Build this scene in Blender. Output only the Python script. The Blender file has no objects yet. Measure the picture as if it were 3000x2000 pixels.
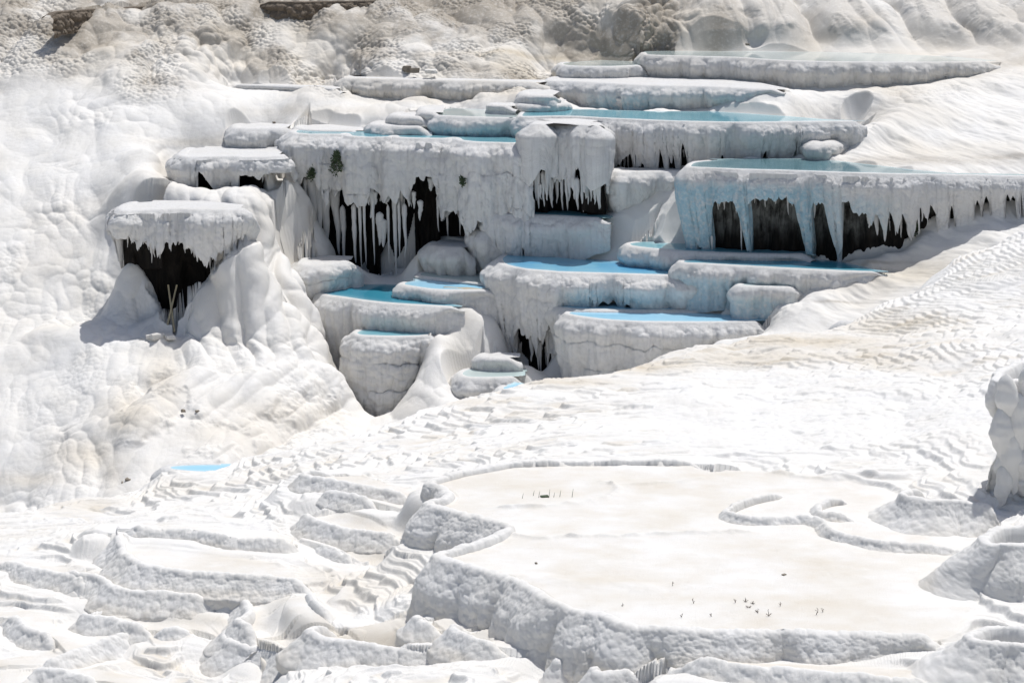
import bpy, bmesh, math, random
import numpy as np
from math import radians as R
rng = random.Random(7)
sc = bpy.context.scene
COL = sc.collection

# ------------------------------------------------------------------ camera numbers
LENS, SENSOR, PITCH = 70.0, 36.0, 12.0
F = 3000 * LENS / SENSOR
CP, SP = math.cos(R(PITCH)), math.sin(R(PITCH))

def ray(px, py):
    a, b = (px - 1500) / F, (1000 - py) / F
    return np.array([a, CP + b * SP, -SP + b * CP])

def D(px, py, Y):
    """point seen at photo position (px, py), Y metres in front of the viewpoint"""
    r = ray(px, py)
    return r * (Y / r[1])

def ONZ(px, py, z):
    """point seen at photo position (px, py) on the level z"""
    r = ray(px, py)
    return r * (z / r[2])

def project(P):
    x, y, z = P[..., 0], P[..., 1], P[..., 2]
    d = y * CP - z * SP
    return 1500 + F * x / d, 1000 - F * (y * SP + z * CP) / d

# ------------------------------------------------------------------ numpy noise
def _h(ix, iy, iz, seed):
    h = (ix.astype(np.uint32) * np.uint32(374761393) + iy.astype(np.uint32) * np.uint32(668265263)
         + iz.astype(np.uint32) * np.uint32(2246822519) + np.uint32((seed * 3266489917) & 0xffffffff))
    h = (h ^ (h >> np.uint32(13))) * np.uint32(1274126177)
    h = (h ^ (h >> np.uint32(16))) * np.uint32(2654435761)
    return ((h ^ (h >> np.uint32(15))) & np.uint32(0xffffff)).astype(np.float32) / np.float32(16777216)

def vnoise(P, seed=0):
    P = np.asarray(P, np.float32)
    i = np.floor(P).astype(np.int32); f = P - i
    f = f * f * f * (f * (f * 6 - 15) + 10)
    X, Y, Z = i[..., 0], i[..., 1], i[..., 2]
    fx, fy, fz = f[..., 0], f[..., 1], f[..., 2]
    o = 0
    for dx in (0, 1):
        wx = fx if dx else 1 - fx
        for dy in (0, 1):
            wy = wx * (fy if dy else 1 - fy)
            for dz in (0, 1):
                o = o + wy * (fz if dz else 1 - fz) * _h(X + dx, Y + dy, Z + dz, seed)
    return o * 2 - 1

ROT = np.array([[.36, .48, -.8], [-.8, .6, 0], [.48, .64, .6]], np.float32)
def fbm(P, o=4, seed=0):
    P = np.asarray(P, np.float32); a, s = 1.0, 0
    t = 0
    for k in range(o):
        s = s + a * vnoise(P, seed + k); t += a
        P = (P @ ROT.T) * 2.03; a *= .5
    return s / t

def worley(P, seed=0, jit=.9):
    """distance to nearest feature point (3-D)"""
    P = np.asarray(P, np.float32)
    sh = P.shape[:-1]; P = P.reshape(-1, 3)
    out = np.empty(len(P), np.float32)
    for a in range(0, len(P), 400000):
        p = P[a:a + 400000]
        i = np.floor(p).astype(np.int32); f = p - i
        best = np.full(len(p), 9, np.float32)
        for dx in (-1, 0, 1):
            for dy in (-1, 0, 1):
                for dz in (-1, 0, 1):
                    X, Y, Z = i[:, 0] + dx, i[:, 1] + dy, i[:, 2] + dz
                    d = ((dx + .5 + jit * (_h(X, Y, Z, seed) - .5) - f[:, 0]) ** 2
                         + (dy + .5 + jit * (_h(X, Y, Z, seed + 71) - .5) - f[:, 1]) ** 2
                         + (dz + .5 + jit * (_h(X, Y, Z, seed + 133) - .5) - f[:, 2]) ** 2)
                    np.minimum(best, d, out=best)
        out[a:a + 400000] = best
    return np.sqrt(out).reshape(sh)

def bubbles(P, seed=0):
    """rounded domes meeting in creases, about -0.5..0.6"""
    d = worley(P, seed)
    return .6 - d * d * 1.3

def dome1(s, w, seed=0):
    q = s / w; i = np.floor(q)
    best = np.full(s.shape, 9.0)
    for k in (-1, 0, 1):
        c = i + k + .5 + .6 * (_h((i + k).astype(np.int32), np.zeros_like(i, np.int32), np.zeros_like(i, np.int32), seed) - .5)
        best = np.minimum(best, np.abs(q - c))
    return 1 - (best / .62) ** 2

def teeth(s, w, seed, sharp=.42):
    """hanging tooth outline along s: length 0..1 and roundness"""
    q = s / w; i = np.floor(q)
    L = np.zeros(s.shape); 
    for k in (-1, 0, 1):
        ii = (i + k).astype(np.int32); z = np.zeros_like(ii)
        c = i + k + .5 + .7 * (_h(ii, z, z, seed) - .5)
        ln = _h(ii, z, z, seed + 5) ** 1.4
        wd = .35 + .4 * _h(ii, z, z, seed + 9)
        L = np.maximum(L, ln * np.clip(1 - np.abs(q - c) / wd, 0, 1) ** sharp)
    return L

def smooth(a, b, x):
    t = np.clip((x - a) / (b - a), 0, 1)
    return t * t * (3 - 2 * t)

# ------------------------------------------------------------------ mesh helpers
def link(name, me, parent=None):
    o = bpy.data.objects.new(name, me); COL.objects.link(o)
    if parent is not None: o.parent = parent
    return o

def mesh_np(name, V, Q, mat, smooth_=True, attrs=None):
    me = bpy.data.meshes.new(name)
    V = np.asarray(V, np.float32).reshape(-1, 3); Q = np.asarray(Q, np.int32)
    k = Q.shape[1]
    me.vertices.add(len(V)); me.vertices.foreach_set('co', V.ravel())
    me.loops.add(Q.size); me.loops.foreach_set('vertex_index', Q.ravel())
    me.polygons.add(len(Q))
    me.polygons.foreach_set('loop_start', np.arange(0, Q.size, k, dtype=np.int32))
    me.polygons.foreach_set('loop_total', np.full(len(Q), k, np.int32))
    me.polygons.foreach_set('use_smooth', np.full(len(Q), smooth_, bool))
    for n, a in (attrs or {}).items():
        at = me.attributes.new(n, 'FLOAT', 'POINT'); at.data.foreach_set('value', np.asarray(a, np.float32).ravel())
    me.materials.append(mat)
    me.update(); me.validate()
    return me

def grid_quads(nr, nc, wrap=False):
    i = np.arange(nr - 1)[:, None]; j = np.arange(nc if wrap else nc - 1)[None, :]
    a = i * nc + j; b = i * nc + (j + 1) % nc
    return np.stack([a, b, b + nc, a + nc], -1).reshape(-1, 4)

def grid_normals(P):
    du = np.gradient(P, axis=1); dv = np.gradient(P, axis=0)
    n = np.cross(dv, du); l = np.linalg.norm(n, axis=-1, keepdims=True)
    return n / np.maximum(l, 1e-9)

def tag(o, label, cat, group=None):
    o['label'] = label; o['category'] = cat
    if group: o['group'] = group
    return o

def empty(name, loc, label, cat, group=None):
    o = bpy.data.objects.new(name, None); COL.objects.link(o); o.location = loc
    o.empty_display_size = .3
    return tag(o, label, cat, group)

def resample(P, ds, sub=12):
    """Catmull-Rom through P (n,k), then even spacing ds over the first 2 (plan) columns"""
    P = np.asarray(P, float); E = np.vstack([2 * P[0] - P[1], P, 2 * P[-1] - P[-2]])
    out = []
    for i in range(1, len(E) - 2):
        p0, p1, p2, p3 = E[i - 1:i + 3]
        # centripetal-ish: plain uniform with reduced tension to avoid loops
        m1, m2 = (p2 - p0) * .42, (p3 - p1) * .42
        d = np.linalg.norm((p2 - p1)[:2]) + 1e-6
        for m in (m1, m2):
            l = np.linalg.norm(m[:2])
            if l > d: m *= d / l
        t = np.linspace(0, 1, sub, endpoint=False)[:, None]
        out.append((2*t**3-3*t**2+1) * p1 + (t**3-2*t**2+t) * m1 + (-2*t**3+3*t**2) * p2 + (t**3-t**2) * m2)
    out = np.vstack(out + [P[-1:]])
    s = np.r_[0, np.cumsum(np.linalg.norm(np.diff(out[:, :2], axis=0), axis=1))]
    n = max(4, int(s[-1] / ds)); q = np.linspace(0, s[-1], n)
    return np.stack([np.interp(q, s, out[:, k]) for k in range(out.shape[1])], 1), q

# ------------------------------------------------------------------ materials
def nt(name):
    m = bpy.data.materials.new(name); m.use_nodes = True
    t = m.node_tree; t.nodes.clear()
    o = t.nodes.new('ShaderNodeOutputMaterial'); b = t.nodes.new('ShaderNodeBsdfPrincipled')
    t.links.new(b.outputs[0], o.inputs[0])
    return m, t, b

def node(t, typ, **kw):
    n = t.nodes.new(typ)
    for k, v in kw.items():
        if k in ('_in',):
            for a, b in v.items(): n.inputs[a].default_value = b
        else: setattr(n, k, v)
    return n

def noise_node(t, scale, detail=5, rough=.55, vec=None):
    n = node(t, 'ShaderNodeTexNoise', _in={'Scale': scale, 'Detail': detail, 'Roughness': rough})
    if vec is not None: t.links.new(vec, n.inputs['Vector'])
    return n

def ramp(t, src, a, b, ca=(0, 0, 0, 1), cb=(1, 1, 1, 1)):
    r = t.nodes.new('ShaderNodeValToRGB'); e = r.color_ramp.elements
    e[0].position, e[1].position = a, b; e[0].color, e[1].color = ca, cb
    t.links.new(src, r.inputs[0]); return r

def mixc(t, fac, a, b):
    m = t.nodes.new('ShaderNodeMix'); m.data_type = 'RGBA'
    for s, v in ((0, fac), (6, a), (7, b)):
        if hasattr(v, 'is_linked') or hasattr(v, 'links'): t.links.new(v, m.inputs[s])
        else: m.inputs[s].default_value = v
    return m.outputs[2]

def mul(t, a, b, op='MULTIPLY'):
    m = node(t, 'ShaderNodeMath', operation=op)
    for s, v in ((0, a), (1, b)):
        if hasattr(v, 'links'): t.links.new(v, m.inputs[s])
        else: m.inputs[s].default_value = v
    m.use_clamp = op in ('MULTIPLY', 'ADD'); return m.outputs[0]

WHITE = (.77, .76, .74, 1)
def travertine(name, base=WHITE, stain=(.59, .52, .41, 1), grey=(.33, .29, .235, 1), fine=60., bump=.5, dist=.012, streak=0., speck=0., bounce_tint=None, rough=.65, peb=0.):
    m, t, b = nt(name)
    tc = node(t, 'ShaderNodeTexCoord').outputs['Object']
    a1 = node(t, 'ShaderNodeAttribute', attribute_name='stain').outputs['Fac']
    a2 = node(t, 'ShaderNodeAttribute', attribute_name='grey').outputs['Fac']
    n1 = noise_node(t, .9, 6, .6, tc)
    n2 = noise_node(t, 7, 5, .6, tc)
    c = mixc(t, ramp(t, n1.outputs[0], .35, .75).outputs[0], base, tuple(base[i] * (.96, .945, .91)[i] for i in range(3)) + (1,))
    c = mixc(t, mul(t, ramp(t, n2.outputs[0], .5, .8).outputs[0], .5), c, tuple(base[i] * (.93, .915, .89)[i] for i in range(3)) + (1,))
    if streak:
        mp = node(t, 'ShaderNodeMapping'); mp.inputs['Scale'].default_value = (9, 9, .6); t.links.new(tc, mp.inputs[0])
        ns = noise_node(t, 1.0, 5, .6, mp.outputs[0])
        c = mixc(t, mul(t, ramp(t, ns.outputs[0], .5, .78).outputs[0], streak), c, (.46, .45, .43, 1))
    # break up the stain edges
    s = mul(t, a1, mul(t, ramp(t, n2.outputs[0], .2, .75).outputs[0], .6, 'ADD'))
    c = mixc(t, s, c, stain)
    g = mul(t, a2, mul(t, ramp(t, n2.outputs[0], .25, .7).outputs[0], .45, 'ADD'))
    c = mixc(t, g, c, grey)
    if bounce_tint:  # mixes pool-bounced blue light into the base colour
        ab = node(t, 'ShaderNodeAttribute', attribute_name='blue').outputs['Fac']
        c = mixc(t, mul(t, ab, mul(t, ramp(t, n2.outputs[0], .35, .65).outputs[0], .35, 'ADD')), c, bounce_tint)
    if speck:
        n3 = noise_node(t, 38, 2, .5, tc)
        c = mixc(t, mul(t, ramp(t, n3.outputs[0], .69, .74).outputs[0], speck), c, (.25, .2, .14, 1))
    t.links.new(c, b.inputs['Base Color'])
    b.inputs['Roughness'].default_value = rough
    b.inputs['Specular IOR Level'].default_value = .3
    nf = noise_node(t, fine, 5, .65, tc)
    hgt = nf.outputs[0]
    if peb:
        v = node(t, 'ShaderNodeTexVoronoi', feature='SMOOTH_F1'); v.inputs['Scale'].default_value = fine * .33
        t.links.new(tc, v.inputs['Vector'])
        hgt = mul(t, hgt, mul(t, v.outputs['Distance'], -peb), 'ADD')
        t.nodes[-1].use_clamp = False
        for n in t.nodes:
            if n.type == 'MATH': n.use_clamp = False if n.operation == 'ADD' and n.outputs[0] == hgt else n.use_clamp
    bp = node(t, 'ShaderNodeBump'); bp.inputs['Strength'].default_value = bump; bp.inputs['Distance'].default_value = dist
    t.links.new(hgt, bp.inputs['Height']); t.links.new(bp.outputs[0], b.inputs['Normal'])
    return m

M_TERR = travertine('travertine white', base=(.69, .685, .675, 1), streak=.62, fine=26, dist=.045, bump=.8)
M_BLUE_BOUNCE = travertine('travertine painted blue bounce', base=(.69, .685, .675, 1), streak=.55, fine=26, dist=.045, bump=.8, bounce_tint=(.32, .50, .58, 1))  # wall colour with the blue light off the pools painted in
M_HILL = travertine('travertine hillside', fine=22, dist=.03)
M_GROUND = travertine('travertine ground', fine=60, bump=.7, dist=.018, speck=.3, peb=.4)
M_RIM = travertine('travertine rim', fine=70, bump=.8, dist=.018, streak=.08, peb=.8)
M_FLOOR = travertine('basin floor', base=(.74, .72, .685, 1), fine=90, bump=.35, dist=.008, speck=.25, stain=(.66, .60, .44, 1))

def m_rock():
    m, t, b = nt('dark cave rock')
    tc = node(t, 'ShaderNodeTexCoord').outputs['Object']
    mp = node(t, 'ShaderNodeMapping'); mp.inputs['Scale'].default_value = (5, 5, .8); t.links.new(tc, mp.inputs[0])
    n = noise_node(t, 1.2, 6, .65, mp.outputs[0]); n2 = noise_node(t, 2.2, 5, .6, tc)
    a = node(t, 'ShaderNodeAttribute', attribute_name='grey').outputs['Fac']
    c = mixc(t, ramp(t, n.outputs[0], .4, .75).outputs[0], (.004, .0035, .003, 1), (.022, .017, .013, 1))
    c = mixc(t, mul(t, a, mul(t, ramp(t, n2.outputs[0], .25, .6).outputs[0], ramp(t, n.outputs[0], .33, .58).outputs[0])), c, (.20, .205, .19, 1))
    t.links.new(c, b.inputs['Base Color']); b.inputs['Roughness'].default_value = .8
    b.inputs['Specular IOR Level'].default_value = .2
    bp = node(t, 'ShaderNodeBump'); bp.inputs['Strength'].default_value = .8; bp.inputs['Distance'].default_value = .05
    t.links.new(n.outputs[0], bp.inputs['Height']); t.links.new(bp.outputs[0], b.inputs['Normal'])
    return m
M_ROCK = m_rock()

def m_water(name, ca, cb, rough=.06):
    m, t, b = nt(name)
    tc = node(t, 'ShaderNodeTexCoord').outputs['Object']
    n = noise_node(t, .45, 4, .5, tc)
    sh = node(t, 'ShaderNodeAttribute', attribute_name='shore').outputs['Fac']
    nn = noise_node(t, 1.6, 4, .6, tc)
    c = mixc(t, ramp(t, n.outputs[0], .35, .65).outputs[0], ca, cb)
    c = mixc(t, mul(t, sh, mul(t, nn.outputs[0], .35, 'ADD')), c, tuple(min(1, x * .35 + k) for x, k in zip(ca[:3], (.40, .50, .50))) + (1,))
    t.links.new(c, b.inputs['Base Color'])
    b.inputs['Roughness'].default_value = rough; b.inputs['IOR'].default_value = 1.33; b.inputs['Specular IOR Level'].default_value = .32
    mp = node(t, 'ShaderNodeMapping'); mp.inputs['Scale'].default_value = (5, 5, 5); t.links.new(tc, mp.inputs[0])
    nb = noise_node(t, 1.0, 3, .5, mp.outputs[0])
    bp = node(t, 'ShaderNodeBump'); bp.inputs['Strength'].default_value = .12; bp.inputs['Distance'].default_value = .02
    t.links.new(nb.outputs[0], bp.inputs['Height']); t.links.new(bp.outputs[0], b.inputs['Normal'])
    return m
W = {'sky': m_water('pool water sky blue', (.12, .38, .60, 1), (.24, .50, .62, 1)),
     'deep': m_water('pool water deep blue', (.03, .20, .31, 1), (.05, .27, .36, 1)),
     'teal': m_water('pool water turquoise', (.12, .33, .40, 1), (.20, .42, .48, 1)),
     'slate': m_water('pool water slate', (.10, .20, .23, 1), (.15, .26, .29, 1)),
     'pale': m_water('pool water pale', (.40, .48, .47, 1), (.50, .55, .53, 1)),
     'light': m_water('pool water light blue', (.28, .56, .74, 1), (.36, .62, .78, 1))}

# ------------------------------------------------------------------ terrain control points
CTRL_MID, CTRL_FG, RIMS_MID, RIMS_FG = [], [], [], []      # world points (x, y, z)

def make_wall(rim, H, ds, dh, lip=.1, bulge=.0, taper=.0, tpow=1.6, flare=.0, lobes=(), cauli=(), drape=(), tiers=None,
              curtain=None, skew=0., seed=0, crest=0., inner=.14, width=.3, bury=.25, th=.10):
    """rim (n,3) evenly spaced along its plan; H wall height per column. Returns vertex grid (rows, cols, 3)."""
    n = len(rim)
    T = np.gradient(rim[:, :2], axis=0)
    k = max(3, int(.15 / ds)) | 1
    pad = np.pad(T, ((k, k), (0, 0)), mode='edge')
    T = np.stack([np.convolve(pad[:, i], np.ones(2 * k + 1) / (2 * k + 1), 'valid') for i in (0, 1)], 1)
    T /= np.linalg.norm(T, axis=1, keepdims=True) + 1e-9
    N = np.stack([T[:, 1], -T[:, 0]], 1)
    s = np.arange(n) * ds
    L = (H + bury) if curtain is None else curtain
    nh = max(6, int(np.percentile(L, 90) / dh))
    inn = np.array([(-width, -inner), (-width * .8, -inner * .35), (-width * .6, -.02), (-width * .42, 0), (-width * .25, .0)])
    t = np.linspace(0, 1, nh) 
    rows_h = np.concatenate([np.zeros((len(inn), n)), t[:, None] * L[None, :]])
    off = np.zeros_like(rows_h); zz = np.zeros_like(rows_h)
    for i, (o, z) in enumerate(inn):
        off[i] = o; zz[i] = z
    h = rows_h[len(inn):]
    Hm = np.maximum(H, .05)[None, :]
    u = h / Hm
    hl = np.clip(h / lip, 0, 1)
    o = -width * .25 + (width * .25) * np.sqrt(1 - (1 - hl) ** 2) 
    o = o + bulge * np.sin(np.pi * np.clip(u, 0, 1) ** .7) - taper * np.minimum(1, Hm / 1.4) * np.clip(u, 0, 1.3) ** tpow + flare * np.clip(u, 0, 1.3) ** (2 if np.isscalar(flare) else 1.35)
    grow = .25 + .75 * smooth(0, .5, h)
    for i, (w, a) in enumerate(lobes):
        wob = .25 * w * fbm(np.stack([np.broadcast_to(s / w, h.shape), h / w, 0 * h + seed], -1), 2, seed + 3)
        o = o + a * np.minimum(1, Hm / .35) * grow * dome1(s[None, :] + wob + skew * h, w, seed + 17 * i + 1)
    for i, (w, a) in enumerate(drape):
        q = np.stack([(s[None, :] + skew * h) / w + 0 * h, h / (w * 9), 0 * h + seed * 1.7 + i], -1)
        o = o + a * smooth(.05, .4, h) * fbm(q, 3, seed + 40 + i)
    if tiers:
        th_, ta = tiers
        q = h / th_ + .35 * fbm(np.stack([s[None, :] / .8 + 0 * h, h / 2, 0 * h + seed], -1), 3, seed + 80)
        fr = q - np.floor(q)
        o = o + ta * smooth(-.35, .25, fbm(np.stack([s[None, :] / 1.1 + 0 * h, h / 1.5, 0 * h + seed + 5], -1), 2, seed + 90)) * (np.sqrt(np.clip(1 - (fr * 1.0 - .35) ** 2 / .43, 0, 1)) - .75) * smooth(.1, .5, q)
    off[len(inn):] = o; zz[len(inn):] = -h
    P = np.empty(rows_h.shape + (3,))
    sk = skew * rows_h
    P[..., 0] = rim[None, :, 0] + N[None, :, 0] * off + T[None, :, 0] * sk
    P[..., 1] = rim[None, :, 1] + N[None, :, 1] * off + T[None, :, 1] * sk
    P[..., 2] = rim[None, :, 2] + zz
    nrm = grid_normals(P)
    if np.mean(nrm[len(inn) + 2:, :, 0] * N[None, :, 0] + nrm[len(inn) + 2:, :, 1] * N[None, :, 1]) < 0: nrm = -nrm
    m = np.concatenate([np.full((len(inn), n), .08), .08 + .92 * smooth(.02, .26, h)])
    if crest: m = np.maximum(m, crest)
    d = 0
    for i, (sc_, a, sz) in enumerate(cauli):
        d = d + a * bubbles(P / np.array([sc_, sc_, sc_ * sz]) + 13.7 * i + seed, seed + 5 * i)
    P = P + nrm * (d * m)[..., None]
    if curtain is not None:        # close the curtain with an inner face so that it has thickness
        back = P[-1:].copy(); back[..., 0] -= N[None, :, 0] * th; back[..., 1] -= N[None, :, 1] * th; back[..., 2] += .05
        up = back.copy(); up[..., 2] = np.minimum(rim[None, :, 2] - .1, up[..., 2] + 1.2)
        P = np.concatenate([P, back, up])
    return P, N, T, s

def vnorm(me): pass

TERR = 'terrace'
def terrace(label, pts, ref, group='blue and white pools of the travertine cascade', water=None, wmat='sky', curtain=None, tooth=(.3, .25), rock=None, mat=None,
            stal=(), ds=.03, dh=.035, name='travertine_terrace', fg=False, cat=TERR, floor=None, seedoff=0, stain=0., wdrop=.05, zoff=0, ctrl=True, rockgrey=0., fslope=None, carve=True, slope=None, endfade=.55, big=False, fstain=.5, slits=None, blue=None, drips=26, fwd=.05, lobe_name='stalactite', **kw):
    """pts: (px, py, py of the wall foot); ref: (px, py, Y) that fixes the level of the rim"""
    z = D(*ref)[2] + zoff
    seed = int(abs(pts[0][0] * 7 + pts[0][1] * 3)) % 9973 + seedoff
    W3 = np.array([list(ONZ(a, b, z)) + [0] for a, b, c in pts])
    for i, (a, b, c) in enumerate(pts):
        W3[i, 3] = max(.05, z - D(a, c, W3[i, 1])[2]) if c > 60 and not fg else 0
        if fg: W3[i, 3] = max(.04, (z - D(a, b + c, W3[i, 1])[2]) / (1 + .33 * (slope or 0)))
    Rm, s = resample(W3[:, [0, 1, 2, 3]], ds)
    H = np.maximum(Rm[:, 3], .05); rim = Rm[:, :3].copy()
    if fg and slope: kw['flare'] = slope * H
    kw.setdefault('cauli', ((.36, .085, 1.2), (.13, .032, 1.0)))
    kw.setdefault('drape', ((.11, .028), (.2, .06), (.5, .10)) if not fg else ((.22, .03),))
    if not fg: kw.setdefault('taper', .38); kw.setdefault('tpow', 1.5); kw.setdefault('bulge', .08)
    kw.setdefault('lobes', ((1.1, .07),))
    if not fg: kw['lobes'] = tuple(kw['lobes']) + ((.55, .06), (1.9, .26))
    if not fg: kw.setdefault('lip', .34); kw.setdefault('width', .30 if water else .5); kw.setdefault('bury', .9)
    ppx, ppy = project(rim)
    cur = None
    if curtain:
        cx = [c[0] for c in curtain]; cy = [c[1] for c in curtain]
        pc = np.interp(ppx, cx, cy)
        zc = np.array([D(a, b, y)[2] for a, b, y in zip(ppx, pc, rim[:, 1])])
        cur = np.maximum(.15, z - zc)
        te = teeth(s, tooth[0], seed) * tooth[1] + teeth(s, tooth[0] * .42, seed + 3) * tooth[1] * .45
        cur = np.minimum(cur + te - tooth[1] * .2, H + .1)
        cur = np.maximum(cur, .12)
        cur = np.where(cur > H, H + .9, cur)
    if slits:                       # narrow pointed gaps rising from the foot of the wall
        if cur is None: cur = H + .9
        for (x0, x1, w_, a_) in slits:
            g = teeth(s, w_, seed + 31, .8); on = smooth(x0 - 8, x0 + 8, ppx) * (1 - smooth(x1 - 8, x1 + 8, ppx))
            g = np.clip(g * 1.5 - .45, 0, 1) * on
            cur = np.where(g > .02, np.minimum(cur, H + .1 - g * a_), cur)
        cur = np.maximum(cur, .12)
    e = np.minimum(s, s[-1] - s); ef = 1 - smooth(0, endfade, e)
    rim[:, 2] -= ef * (np.minimum(.6, H) + .12 if fg else .12 + .3 * np.minimum(1, H))
    if fg: rim[:, 2] += .035 * fbm(np.stack([s * 2.2, 0 * s, 0 * s + seed], -1), 3, seed + 61)
    P, N, T, s2 = make_wall(rim, H, s[1] - s[0], dh, seed=seed, curtain=cur, **kw)
    root = empty(name, tuple(rim[len(rim) // 2] - np.array([0, 0, H[len(rim) // 2]])), label, cat, group)
    L = np.array(root.location)
    st = np.zeros(P.shape[:2]); gy = np.zeros(P.shape[:2])
    if stain:
        st += stain * (.5 + .5 * fbm(P * .7, 3, seed + 9))
    if fg:
        hh = np.clip((rim[None, :, 2] - P[..., 2]) / np.maximum(H, .1)[None, :], 0, 1.2)
        st += .55 * smooth(.55, 1.0, hh) * (.4 + .6 * fbm(P * 2.5, 3, seed + 2))
        gy += .0
    pool_bounce = np.zeros(P.shape[:2])
    if blue:  # where bounced pool light is painted on the wall, below the lip
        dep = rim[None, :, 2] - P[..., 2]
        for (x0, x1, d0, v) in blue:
            pool_bounce = np.maximum(pool_bounce, v * (smooth(x0 - 30, x0 + 30, ppx) * (1 - smooth(x1 - 90, x1 + 90, ppx)))[None, :] * smooth(d0, d0 + .5, dep + .25 * fbm(P * 2.2, 3, seed + 4)))
    wall = link('wall' if cur is None else 'curtain_wall', mesh_np('wall', P - L, grid_quads(*P.shape[:2]), mat or M_TERR, attrs={'stain': np.clip(st, 0, 1), 'grey': gy, 'blue': pool_bounce}), root)
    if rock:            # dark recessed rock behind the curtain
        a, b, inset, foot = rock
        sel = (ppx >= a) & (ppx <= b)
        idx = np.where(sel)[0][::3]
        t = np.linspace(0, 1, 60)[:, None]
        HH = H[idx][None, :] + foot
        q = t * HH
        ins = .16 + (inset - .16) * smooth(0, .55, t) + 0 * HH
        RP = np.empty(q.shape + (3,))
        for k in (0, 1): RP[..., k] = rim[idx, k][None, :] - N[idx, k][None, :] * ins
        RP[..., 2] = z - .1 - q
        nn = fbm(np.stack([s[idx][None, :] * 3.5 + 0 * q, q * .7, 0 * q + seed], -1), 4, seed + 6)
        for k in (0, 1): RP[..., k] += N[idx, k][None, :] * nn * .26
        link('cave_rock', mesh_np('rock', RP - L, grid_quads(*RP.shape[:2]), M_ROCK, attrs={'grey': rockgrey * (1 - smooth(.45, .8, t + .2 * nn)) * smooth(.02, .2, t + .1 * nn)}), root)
    pool = None
    if water:
        front = rim[::6] - np.concatenate([N[::6] * .13, np.zeros((len(N[::6]), 1))], 1)
        bk = np.array([ONZ(a, b, z) for a, b in water])
        poly = np.vstack([front, bk]); poly[:, 2] = z - .012
        pool_mesh(poly, L, W[wmat], root); pool = poly
        if ctrl:
            for p in bk:
                CTRL_MID.append((p[0], p[1] + .35, z + .06)); CTRL_MID.append((p[0], p[1] - .3, z - .25))
    if floor:
        bk = np.array([ONZ(a, b, z) for a, b in floor])
        front = rim[::6] - np.concatenate([N[::6] * .2, np.zeros((len(N[::6]), 1))], 1)
        poly = np.vstack([front, bk]); poly[:, 2] = z - (.09 if fg else .03)
        if not fg: flat(poly - L, 'basin_floor', M_TERR, root)
        pool = poly
    if ctrl:
        C = CTRL_FG if fg else CTRL_MID
        step = max(1, int((.45 if fg else .6) / ds))
        for i in range(0, len(rim), step):
            ins = .12 if not rock else (.12 + (rock[2] if rock[0] <= ppx[i] <= rock[1] else 0))
            C.append((rim[i, 0] - N[i, 0] * ins, rim[i, 1] - N[i, 1] * ins, rim[i, 2] - H[i]))
            C.append((rim[i, 0] - N[i, 0] * (ins + .5), rim[i, 1] - N[i, 1] * (ins + .5), rim[i, 2] - (min(H[i] * .6, .6) if not fg else min(.3, H[i] * .7))))
    if cur is not None and drips and not fg:
        r_ = random.Random(seed); cand = [i for i in range(len(s)) if H[i] - cur[i] > .25]
        for q in range(min(drips, len(cand) // 4)):
            i = r_.choice(cand); y0 = None
            top = rim[i] + np.array([-N[i, 0] * .02, -N[i, 1] * .02, -cur[i] + .12 + .1 * r_.random()])
            tp = kw.get('taper', 0) * min(1.3, cur[i] / max(H[i], .1)) ** kw.get('tpow', 1.6)
            top[:2] -= N[i] * (tp + r_.uniform(-.03, .1)); ln = min(H[i] - cur[i] + .1, r_.uniform(.2, .9) * r_.random() + .15)
            a_, b_ = project(top); c_, d_ = project(top - np.array([0, 0, ln]))
            stalactite(root, L, float(a_), float(b_), float(d_), r_.uniform(3.5, 9), top[1])
    k = 3
    if carve: (RIMS_FG if fg else RIMS_MID).append(dict(p=rim[::k], n=N[::k], foot=(Rm[:, 2] - H)[::k], z=z, pool=pool, big=big, fslope=fslope, stain=fstain, front=rim[::6], a=rock[0] if rock else 1, b=rock[1] if rock else 0, ins=rock[2] if rock else 0, px=ppx[::k]))
    for (x, y0, y1, w) in stal:
        Yr = (rim[np.abs(ppx - x) < 14, 1].min() if (np.abs(ppx - x) < 14).any() else rim[np.argmin(np.abs(ppx - x)), 1]) - fwd
        stalactite(root, L, x, y0, y1, w, Yr, mat if fg else None, lobe_name)
    return root

def poly_inside(poly, X, Y):
    c = np.zeros(X.shape, bool); x, y = poly[:, 0], poly[:, 1]; j = len(x) - 1
    for i in range(len(x)):
        if y[i] != y[j]:
            c ^= ((y[i] > Y) != (y[j] > Y)) & (X < (x[j] - x[i]) * (Y - y[i]) / (y[j] - y[i]) + x[i])
        j = i
    return c

def poly_dist(q, X, Y):
    best = np.full(X.shape, 99.)
    for a, b in zip(q[:-1], q[1:]):
        e = b[:2] - a[:2]; t = np.clip(((X - a[0]) * e[0] + (Y - a[1]) * e[1]) / (e @ e + 1e-9), 0, 1)
        best = np.minimum(best, np.hypot(X - a[0] - t * e[0], Y - a[1] - t * e[1]))
    return best

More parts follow.
